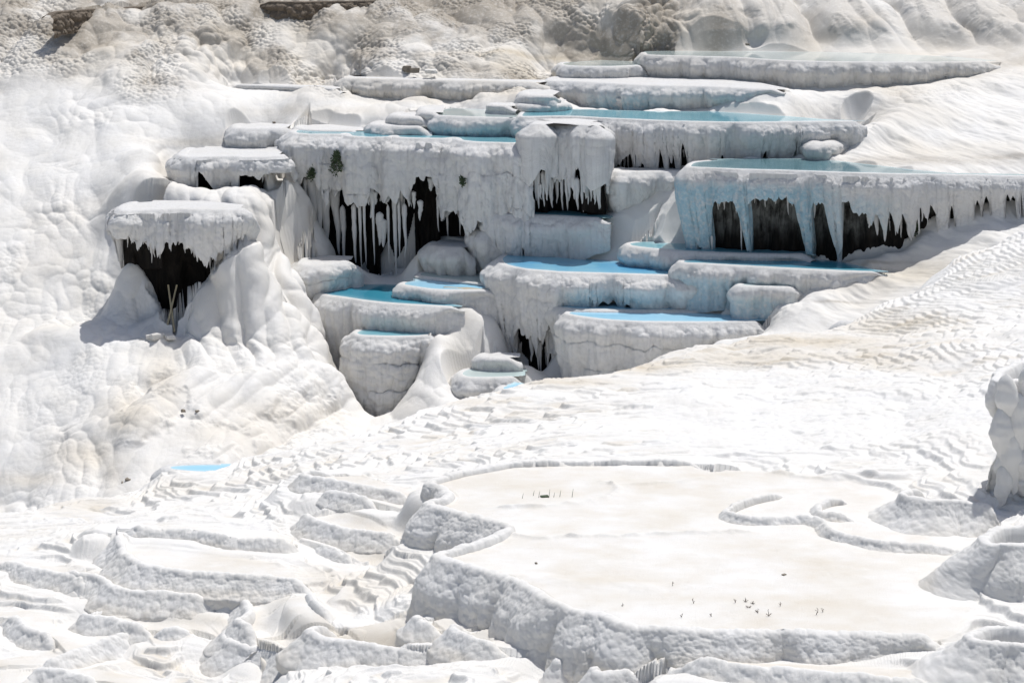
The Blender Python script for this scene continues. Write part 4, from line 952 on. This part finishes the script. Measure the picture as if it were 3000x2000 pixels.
def shape_fg(P, N, px, py):
    P, stn, flatm = carve_fg(P)
    A1 = P * np.array([.30, .75, .5]); n1 = fbm(A1, 4, 2); n2 = fbm(P * np.array([.8, 2.2, 1.2]), 4, 3); n3 = fbm(P * 1.7, 4, 13)
    z = P[..., 2]
    pond = flatm
    hill = smooth(1800, 2050, px) * (1 - smooth(1290, 1360, py))
    low = smooth(1380, 1560, py)
    # water-laid micro terraces: the height is gathered into steps with a raised lip
    base = z + .13 * n1 + .06 * n2 + .03 * n3
    step = .10
    q = base / step; fr = q - np.floor(q)
    tread = smooth(.0, .22, fr)
    dz = step * (np.floor(q) + tread - .5) - base + .02 * np.exp(-((fr - .2) / .08) ** 2)
    nz = smooth(.80, .95, np.abs(grid_normals(P)[..., 2])); pond = np.maximum(pond, 1 - nz)
    kt = (1 - pond) * (1 - .85 * hill) * (.6 + .35 * low)
    P2 = P.copy()
    b = bubbles(P / .16, 5); b2 = bubbles(P / .055, 8)
    edge = np.exp(-((fr - .12) / .14) ** 2)
    P2[..., 2] += dz * kt
    q2 = (base + .10 * fbm(P * np.array([.22, .9, .6]), 3, 76) + .014 * fbm(P * np.array([1.0, 3, 2]), 2, 77)) / .06; fr2 = q2 - np.floor(q2)
    P2[..., 2] += (.085 * (smooth(0, .25, fr2) - fr2)) * (1 - pond) * (1 - .55 * hill * smooth(1080, 1200, py)) * smooth(-.5, .1, n1 + .4 * n2) * (1 - .5 * low)
    sw = bubbles((P * np.array([.5, .3, .55]) + .5 * n1[..., None]), 14); sw2 = fbm(P * np.array([.8, .5, .8]), 3, 15)
    d = (.03 * b * edge + .012 * b2 * (edge + .25)) * (1 - .85 * pond) * (.35 + .65 * low) + hill * (.20 * sw + .10 * sw2 + .02 * b) + .012 * n3
    P2 += N * d[..., None]
    for pts_, wd, hh in RIDGES:
        q = np.array([ONZ(a, b_, D(*Z1)[2] - .085) for a, b_ in pts_])[:, :2]; m_ = (P[..., 0] > q[:, 0].min() - .5) & (P[..., 0] < q[:, 0].max() + .5) & (P[..., 1] > q[:, 1].min() - .5) & (P[..., 1] < q[:, 1].max() + .5)
        wob = .12 * fbm(P[m_] * 2.2, 3, 55)
        dd_ = poly_dist(q, P[m_][:, 0] + wob, P[m_][:, 1] + wob)
        P2[m_, 2] += hh * np.exp(-(dd_ / wd) ** 2) * (.6 + .8 * fbm(P[m_] * 4, 3, 56)) + .02 * np.exp(-(dd_ / .3) ** 2)
    stain = .03 + .22 * smooth(.1, .6, n1) * (1 - .6 * hill) + .45 * smooth(.55, 1, fr) * kt * smooth(-.1, .4, n2) + .3 * smooth(.15, .5, n2) * smooth(1420, 1200, py + .1 * (px - 1500))
    stain += blob(px, py, [(2350, 1015, 300, 26, .75), (2200, 1060, 260, 30, .65), (2600, 960, 200, 35, .5), (1650, 1122, 180, 14, .7), (1900, 1085, 180, 18, .7), (2500,1060,300,24,.5), (2650, 1090, 160, 16, .35), (1380, 1180, 100, 14, .4), (200, 1480, 160, 20, .4), (1250, 1740, 200, 40, .3), (1000, 1720, 200, 60, .35), (500, 1940, 160, 40, .35)])
    stain *= (1 - .75 * hill * smooth(1080, 1160, py))
    stain = np.maximum(stain * (1 - .5 * flatm), stn * (.5 + .9 * fbm(P * .8 + 3, 4, 6) + .25 * n2 + .5 * fbm(P * np.array([2.5, 4, 3]), 4, 16)))
    return P2, {'stain': np.clip(stain, 0, 1), 'grey': 0 * stain}

def blocked(p):
    for r in RIMS_MID:
        d = np.hypot(r['p'][:, 0] - p[0], r['p'][:, 1] - p[1]); i = int(np.argmin(d))
        ins = r['ins'] if r['a'] <= r['px'][i] <= r['b'] else 0
        sd = -((p[0] - r['p'][i, 0]) * r['n'][i, 0] + (p[1] - r['p'][i, 1]) * r['n'][i, 1])
        if d[i] < ins + .8 and 0 < sd < ins + .55 and p[2] > r['foot'][i] + .4: return True
        if d[i] < .7 and -.7 < sd <= 0 and p[2] > r['foot'][i] + .5 - sd: return True
    return False
CTRL_MID = [p for p in CTRL_MID if not blocked(p)]
mid_pts = merge([tuple(D(*p)) for p in MID], CTRL_MID, .28)
hill_o, EV_MID = sheet('hillside', mid_pts, 56, 93, 1500, 1500, .315, shape_mid, M_HILL)
fg_first = [tuple(D(*p)) for p in FGC]
drop = []
for x, y, z in fg_first[:31]:
    k = 1 + 2.2 / y; drop.append((x * k, y + 2.2, z - 1.5))
    k = 1 + 7 / y; drop.append((x * k, y + 7, z - 5.0))
fg_pts = merge(fg_first + drop, CTRL_FG, .16)
near = [(x, 19, -12.0 + .03 * x) for x in (-10, -5, 0, 5, 10)]
ground_o, EV_FG = sheet('ground', fg_pts + near, 22, 63, 1500, 1400, .33, shape_fg, M_GROUND, pw=1.35)

# wide land so that the place goes on beyond the terraces
def far_land():
    bm = bmesh.new()
    def ring(pts): return [bm.verts.new(p) for p in pts]
    a = ring([(-3000, 97, -3.4), (3000, 97, -3.4)]); b = ring([(-3000, 4000, 12), (3000, 4000, 12)])
    bm.faces.new((a[0], a[1], b[1], b[0]))
    me = bpy.data.meshes.new('plateau'); bm.to_mesh(me); bm.free(); me.materials.append(M_HILL)
    o = link('plateau', me); o['kind'] = 'structure'
    bm = bmesh.new()
    v = [bm.verts.new(p) for p in ((-3000, -3000, -24), (3000, -3000, -24), (3000, 3000, -24), (-3000, 3000, -24))]
    bm.faces.new(v); me = bpy.data.meshes.new('valley'); bm.to_mesh(me); bm.free(); me.materials.append(M_GROUND)
    o = link('valley_floor', me); o['kind'] = 'structure'
far_land()
#@@OBJECTS
def tube(pts, rad, k=8):
    pts = np.asarray(pts, float); n = len(pts)
    T = np.gradient(pts, axis=0); T /= np.linalg.norm(T, axis=1, keepdims=True)
    up = np.where(np.abs(T[:, 2:3]) > .9, np.array([[1., 0, 0]]), np.array([[0, 0, 1.]]))
    A = np.cross(T, up); A /= np.linalg.norm(A, axis=1, keepdims=True); B = np.cross(T, A)
    a = np.linspace(0, 2 * np.pi, k, endpoint=False)
    rad = np.broadcast_to(np.asarray(rad, float), (n,))
    P = pts[:, None] + rad[:, None, None] * (A[:, None] * np.cos(a)[None, :, None] + B[:, None] * np.sin(a)[None, :, None])
    V = np.vstack([P.reshape(-1, 3), pts[:1], pts[-1:]])
    Q = [tuple(q) for q in grid_quads(n, k, True)]
    F_ = Q + [(i, (i + 1) % k, n * k, n * k) for i in range(k)]
    tri = [(((n - 1) * k + (i + 1) % k), ((n - 1) * k + i), n * k + 1) for i in range(k)]
    return V, Q, [(i, n * k, (i + 1) % k) for i in range(k)] + tri

def tube_mesh(name, pts, rad, mat, k=8):
    V, Q, Tr = tube(pts, rad, k)
    me = bpy.data.meshes.new(name); me.from_pydata([tuple(v) for v in V], [], [tuple(map(int, q)) for q in Q] + [tuple(map(int, t)) for t in Tr])
    for p in me.polygons: p.use_smooth = True
    me.materials.append(mat); me.update(); return me

def simple(name, col, rough=.8, var=.25, scale=20):
    m, t, b = nt(name)
    tc = node(t, 'ShaderNodeTexCoord').outputs['Object']; n = noise_node(t, scale, 4, .6, tc)
    c = mixc(t, n.outputs[0], tuple(x * (1 - var) for x in col) + (1,), tuple(min(1, x * (1 + var)) for x in col) + (1,))
    t.links.new(c, b.inputs['Base Color']); b.inputs['Roughness'].default_value = rough; return m
M_WOOD = simple('weathered timber', (.50, .42, .27), .8, .2, 9)
M_STONE = simple('grey brown stone', (.22, .19, .15), .85, .35, 9)
M_PALE = simple('pale broken travertine', (.62, .60, .56), .8, .2, 9)
M_LEAF = simple('dark leaf', (.035, .06, .02), .6, .4, 30)
M_TWIG = simple('dry twig', (.10, .075, .05), .9, .3, 30)
M_PIPE = simple('black rubber pipe', (.02, .02, .022), .5, .2, 30)
M_WEIR = simple('beige caked beam', (.42, .34, .23), .85, .25, 6)

def rock(name, c, size, mat, label, cat, group=None, seed=0, flatk=.7):
    bm = bmesh.new(); bmesh.ops.create_cube(bm, size=1.0)
    bmesh.ops.bevel(bm, geom=bm.edges[:], offset=.16, segments=2, affect='EDGES', profile=.6)
    bmesh.ops.subdivide_edges(bm, edges=bm.edges[:], cuts=2, use_grid_fill=True)
    V = np.array([v.co for v in bm.verts]); d = fbm(V * 1.6 + seed * 3.1, 3, seed)
    a = seed * 1.3; ca, sa = math.cos(a), math.sin(a)
    for v, k in zip(bm.verts, d):
        p = np.array(v.co) * (1 + .28 * k); p = p * size
        v.co = (p[0] * ca - p[1] * sa, p[0] * sa + p[1] * ca, p[2])
    me = bpy.data.meshes.new(name); bm.to_mesh(me); bm.free(); me.materials.append(mat)
    o = link(name, me); o.location = c
    return tag(o, label, cat, group)

# two crossed timber props in the cleft
for i, (a, b, lab) in enumerate((((484, 979), (518, 835), 'crossed timber prop leaning right in the black cleft under the mushroom overhang'),
                                 ((511, 972), (493, 835), 'crossed timber prop leaning left in the black cleft under the mushroom overhang'))):
    A, B = D(a[0], a[1], 67.9 + .08 * i), D(b[0], b[1], 69.3 + .1 * i)
    o = link('timber_prop', tube_mesh('timber_prop', [A + (B - A) * t for t in np.linspace(0, 1, 8)], np.linspace(.04, .03, 8), M_WOOD, 8))
    tag(o, lab, 'pole', 'crossed timber props in the cleft')

G1 = 'pale slabs at the foot of the cleft'
for i, (x, y, w, h, d, lab) in enumerate(((462, 984, .55, .2, .3, 'widest pale slab with a dark crack at the foot of the black cleft'), (497, 986, .38, .16, .3, 'cream slab right under the crossed timber props'),
                                    (436, 986, .2, .12, .2, 'pale block left of the widest slab by the cleft'), (407, 996, .2, .08, .2, 'small pale flake far left of the cleft slabs'), (420, 1004, .16, .07, .15, 'smallest pale flake in front of the cleft slabs'))):
    rock('pale_slab', tuple(D(x, y, 67.1)), np.array([w, d, h]), M_PALE, lab, 'stone', G1, 3 + i)
G2 = 'stones piled under the gully lobe'
for i, (x, y, w, h, m, lab) in enumerate(((366, 1421, .22, .26, M_STONE, 'leftmost brown block of the stone pile under the white gully lobe'), (378, 1410, .2, .2, M_STONE, 'upper brown stone second from left in the pile'), (393, 1420, .2, .24, M_PALE, 'tall pale stone in the middle of the pile'),
                                    (412, 1424, .26, .2, M_PALE, 'square pale block at the right of the pile'), (405, 1407, .18, .12, M_STONE, 'small dark stone on top of the pale blocks'), (430, 1416, .16, .16, M_PALE, 'rightmost pale stone half hidden by the slope'), (383, 1432, .2, .08, M_STONE, 'flat dark stone at the bottom of the pile'))):
    rock('pile_stone', tuple(D(x, y, 60.1)), np.array([w * .95, .2, h * 1.0]), m, lab, 'stone', G2, 11 + i)
G3 = 'dark stones lying on the terraces'
for i, (x, y, Y, w, h, m, lab) in enumerate(((1192, 202, 82.6, .36, .24, M_STONE, 'brown rubble stone at the foot of the knobbly bluff'), (1215, 207, 82.2, .35, .2, M_STONE, 'small brown stone beside the rubble at the bluff foot'), (1262, 209, 82.0, .7, .15, M_PALE, 'flat pale rubble right of the brown bluff stones'), (2190, 131, 84.1, .18, .09, M_STONE, 'dark stone at the foot of the upper right cliff'),
                                         (2898, 261, 78.2, .45, .12, M_STONE, 'flat brown scrap lying on the smooth right slope'), (537, 1203, 62.9, .14, .09, M_STONE, 'small dark stone on the edge of the lower white lobe'), (578, 1204, 62.9, .12, .06, M_STONE, 'smaller dark stone right of the one on the white lobe edge'), (803, 359, 78.8, .16, .07, M_STONE, 'tiny dark stone above the grey boxy ledge'),
                                         (1499, 1712, None, .05, .04, M_STONE, 'black pebble on the crest of the tall lobed wall'), (1264, 1771, 30.6, .1, .09, M_STONE, 'black stone at the left foot of the tall lobed wall'), (620, 1594, None, .16, .06, M_STONE, 'dark flat stone by the riser in the yellowish basin'), (2297, 1683, None, .07, .03, M_STONE, 'tiny dark pebble on the pinkish floor at right'), (1571, 1649, None, .05, .03, M_STONE, 'tiny dark pebble on the pinkish floor at left'))):
    zf = D(*Z1)[2] - .08
    p = D(x, y, Y) if Y else ONZ(x, y, zf if x > 700 else D(625, 1680, 32.7)[2] - .05)
    rock('dark_stone', tuple(p), np.array([w, w * .7, h]), m, lab, 'stone', G3, 21 + i)

# black pipe stub and caked beam
A = D(1441, 804, 71.3); B = D(1475, 803, 71.0)
o = link('pipe_stub', tube_mesh('pipe_stub', [A + (B - A) * t for t in np.linspace(0, 1, 6)], [.035, .065, .07, .07, .07, .07], M_PIPE, 12)); tag(o, 'black pipe end poking out from behind the central pool wall', 'pipe')
A = D(1299, 854, 70.1); B = D(1480, 853, 69.7)
bm = bmesh.new(); bmesh.ops.create_cube(bm, size=1)
bmesh.ops.subdivide_edges(bm, edges=bm.edges[:], cuts=10, use_grid_fill=True)
Vn = np.array([v.co for v in bm.verts]); dn = fbm(Vn * np.array([9, 3, 3]), 3, 5)
for v, k in zip(bm.verts, dn): v.co = (v.co.x * np.linalg.norm(B - A), v.co.y * (.25 + .1 * k), v.co.z * (.2 + .06 * k) + .015 * k)
me = bpy.data.meshes.new('beam'); bm.to_mesh(me); bm.free(); me.materials.append(M_WEIR)
for p in me.polygons: p.use_smooth = True
o = link('caked_beam', me); o.location = (A + B) / 2; o.rotation_euler = (0, 0, math.atan2(*(B - A)[[1, 0]])); tag(o, 'straight beige beam caked with lime damming the shallow water left of the central pool', 'beam')

# shrubs hanging in the stalactites
def shrub(label, px, py, Y, w, h, n, seed, droop=.0, cat='shrub'):
    r = random.Random(seed); c = D(px, py, Y)
    root = empty('hanging_shrub', tuple(c), label, cat)
    V, Fc, SV, SF = [], [], [], []
    for b in range(n):
        u = r.uniform(-1, 1); ln = h * r.uniform(.5, 1)
        p0 = np.array([0, .1, h * .45]); p1 = np.array([u * w / 2, -.1 + r.uniform(-.15, .1), h * .45 - ln * (1.0 - .35 * abs(u))])
        for k in range(14):
            t = (k + 1) / 14; q = p0 + (p1 - p0) * t + np.array([r.gauss(0, .03), r.gauss(0, .04), .08 * math.sin(t * 3.1) + r.gauss(0, .03)])
            for m in range(3):
                s = r.uniform(.04, .085); a = r.uniform(0, 6.28); d = np.array([math.cos(a), r.uniform(-.6, .6), math.sin(a)]); e = np.cross(d, [r.gauss(0, 1), 1, r.gauss(0, 1)]); e /= np.linalg.norm(e) + 1e-6
                i = len(V); V += [q, q + d * s * .5 + e * s * .35, q + d * s * 1.3, q + d * s * .5 - e * s * .35]; Fc.append((i, i + 1, i + 2, i + 3))
        i = len(SV); SV += [p0 + [-.01, 0, 0], p0 + [.01, 0, 0], p1 + [.005, 0, 0], p1 + [-.005, 0, 0]]; SF.append((i, i + 1, i + 2, i + 3))
    for nm, a, f, m in (('foliage', V, Fc, M_LEAF), ('stem', SV, SF, M_TWIG)):
        me = bpy.data.meshes.new(nm); me.from_pydata([tuple(map(float, v)) for v in a], [], f); me.materials.append(m); link(nm, me, root)
shrub('dark green shrub hanging from the tall stalactite terrace, the bigger of two', 986, 480, 74.2, .7, 1.0, 15, 1)
shrub('small dark green shrub near the left corner of the tall stalactite terrace', 913, 505, 74.9, .32, .6, 14, 2)
shrub('scrap of dark plant caught between the stalactites left of the narrow turquoise pool', 1356, 535, 72.3, .2, .3, 6, 3)
shrub('green weed at the right end of the black openings of the wide curtain', 2676, 668, 67.7, .3, .55, 16, 4)
shrub('dark weed in the small black hollow of the white block', 598, 562, 73.2, .3, .15, 8, 5)

# dead stalks on the pond floor
ST = 'dead stalks standing on the pinkish floor'
zf = D(*Z1)[2] - .09
sd = 0
for (x, y, h, lab) in ((2031, 1768, .14, 'thin upright dead stalk, leftmost of the row on the pinkish floor'), (2154, 1766, .1, 'short dead stalk right of the leftmost one'), (2184, 1764, .12, 'slender dead stalk left of the dark twig clump'), (2205, 1770, .09, 'dark spreading twig clump in the middle of the pinkish floor'),
                       (2193, 1781, .07, 'tiny bent stalk just below the dark twig clump'), (2219, 1794, .1, 'dead stalk below and right of the twig clump'), (2252, 1805, .17, 'tall leaning dead stalk right of the twig clump'), (2284, 1775, .11, 'thin dead stalk behind the tall leaning one'), (2392, 1800, .16, 'thick based dead stalk, rightmost pair'), (2411, 1793, .1, 'faint thin stalk beside the thick based one'),
                       (2083, 1806, .08, 'little stalk low on the pinkish floor at left'), (1971, 1716, .1, 'single stalk alone near the middle of the pond'), (1997, 1808, .1, 'stubby stalk near the front rim'), (1825, 1775, .05, 'tiny stub close to the tall wall rim')):
    sd += 1; r = random.Random(sd); c = ONZ(x, y, zf)
    root = empty('dead_stalk', tuple(c), lab, 'stalk', ST)
    h *= .75; pts = [np.array([r.gauss(0, .004) * k, 0, h * k / 5 - .01]) for k in range(6)]
    link('stem', tube_mesh('stem', pts, np.linspace(.006, .003, 6), M_TWIG, 6), root)
    for b in range(2 if 'clump' not in lab else 6):
        a = r.uniform(0, 6.28); k = r.uniform(.2, .7) if 'clump' not in lab else .1; q = np.array([0, 0, h * k]); e = np.array([math.cos(a) * .03, math.sin(a) * .03, .022]) * (1 if 'clump' not in lab else 1.4)
        link('twig', tube_mesh('twig', [q, q + e * .5, q + e], [.004, .0035, .002], M_TWIG, 5), root)
zf2 = zf
c = ONZ(1595, 1456, zf2)
root = empty('green_weed', tuple(c), 'dark lump of weed with thin reeds in the greenish back of the largest basin', 'weed')
link('clump', rock('clump', (0, 0, 0), np.array([.14, .1, .06]), M_LEAF, 'x', 'x', None, 5).data, root)
bpy.data.objects.remove(bpy.data.objects['clump']) if bpy.data.objects['clump'].parent is None else None
for k, (x, y) in enumerate(((1562, 1452), (1578, 1458), (1608, 1458), (1622, 1457), (1640, 1455), (1676, 1456), (1530, 1460))):
    p = ONZ(x, y, zf2) - c
    link('reed', tube_mesh('reed', [p, p + [.01, 0, .05 + .02 * (k % 3)], p + [.02, 0, .1 + .03 * (k % 3)]], [.005, .004, .002], M_LEAF, 5), root)

# ================================================================== light, camera
SUN_EL, SUN_AZ = 69.0, 38.0         # azimuth from the view direction towards the right
w = bpy.data.worlds.new('World'); sc.world = w; w.use_nodes = True
t = w.node_tree; bg = t.nodes['Background']
sky = t.nodes.new('ShaderNodeTexSky'); sky.sky_type = 'NISHITA'; sky.sun_disc = False
sky.sun_elevation = R(SUN_EL); sky.sun_rotation = R(SUN_AZ); sky.air_density = 1.0; sky.dust_density = 2.5; sky.ozone_density = .6
t.links.new(sky.outputs[0], bg.inputs[0]); bg.inputs[1].default_value = .09
ld = bpy.data.lights.new('sun', 'SUN'); ld.energy = 3.4; ld.angle = R(.53); ld.color = (1, .985, .96)
lo = bpy.data.objects.new('sun', ld); COL.objects.link(lo); lo.location = (30, 60, 60)
from mathutils import Vector
dv = Vector((math.sin(R(SUN_AZ)) * math.cos(R(SUN_EL)), math.cos(R(SUN_AZ)) * math.cos(R(SUN_EL)), math.sin(R(SUN_EL))))
lo.rotation_euler = dv.to_track_quat('Z', 'Y').to_euler()
cd = bpy.data.cameras.new('camera'); cd.lens = LENS; cd.sensor_width = SENSOR; cd.clip_start = .5; cd.clip_end = 8000
co = bpy.data.objects.new('camera', cd); COL.objects.link(co); co.rotation_euler = (R(90 - PITCH), 0, 0); sc.camera = co
vs = sc.view_settings; vs.view_transform = 'Standard'; vs.look = 'None'; vs.gamma = 1; vs.exposure = .08
try: vs.use_curve_mapping = False
except Exception: pass
sc.cycles.max_bounces = 10; sc.cycles.diffuse_bounces = 6; sc.cycles.glossy_bounces = 3
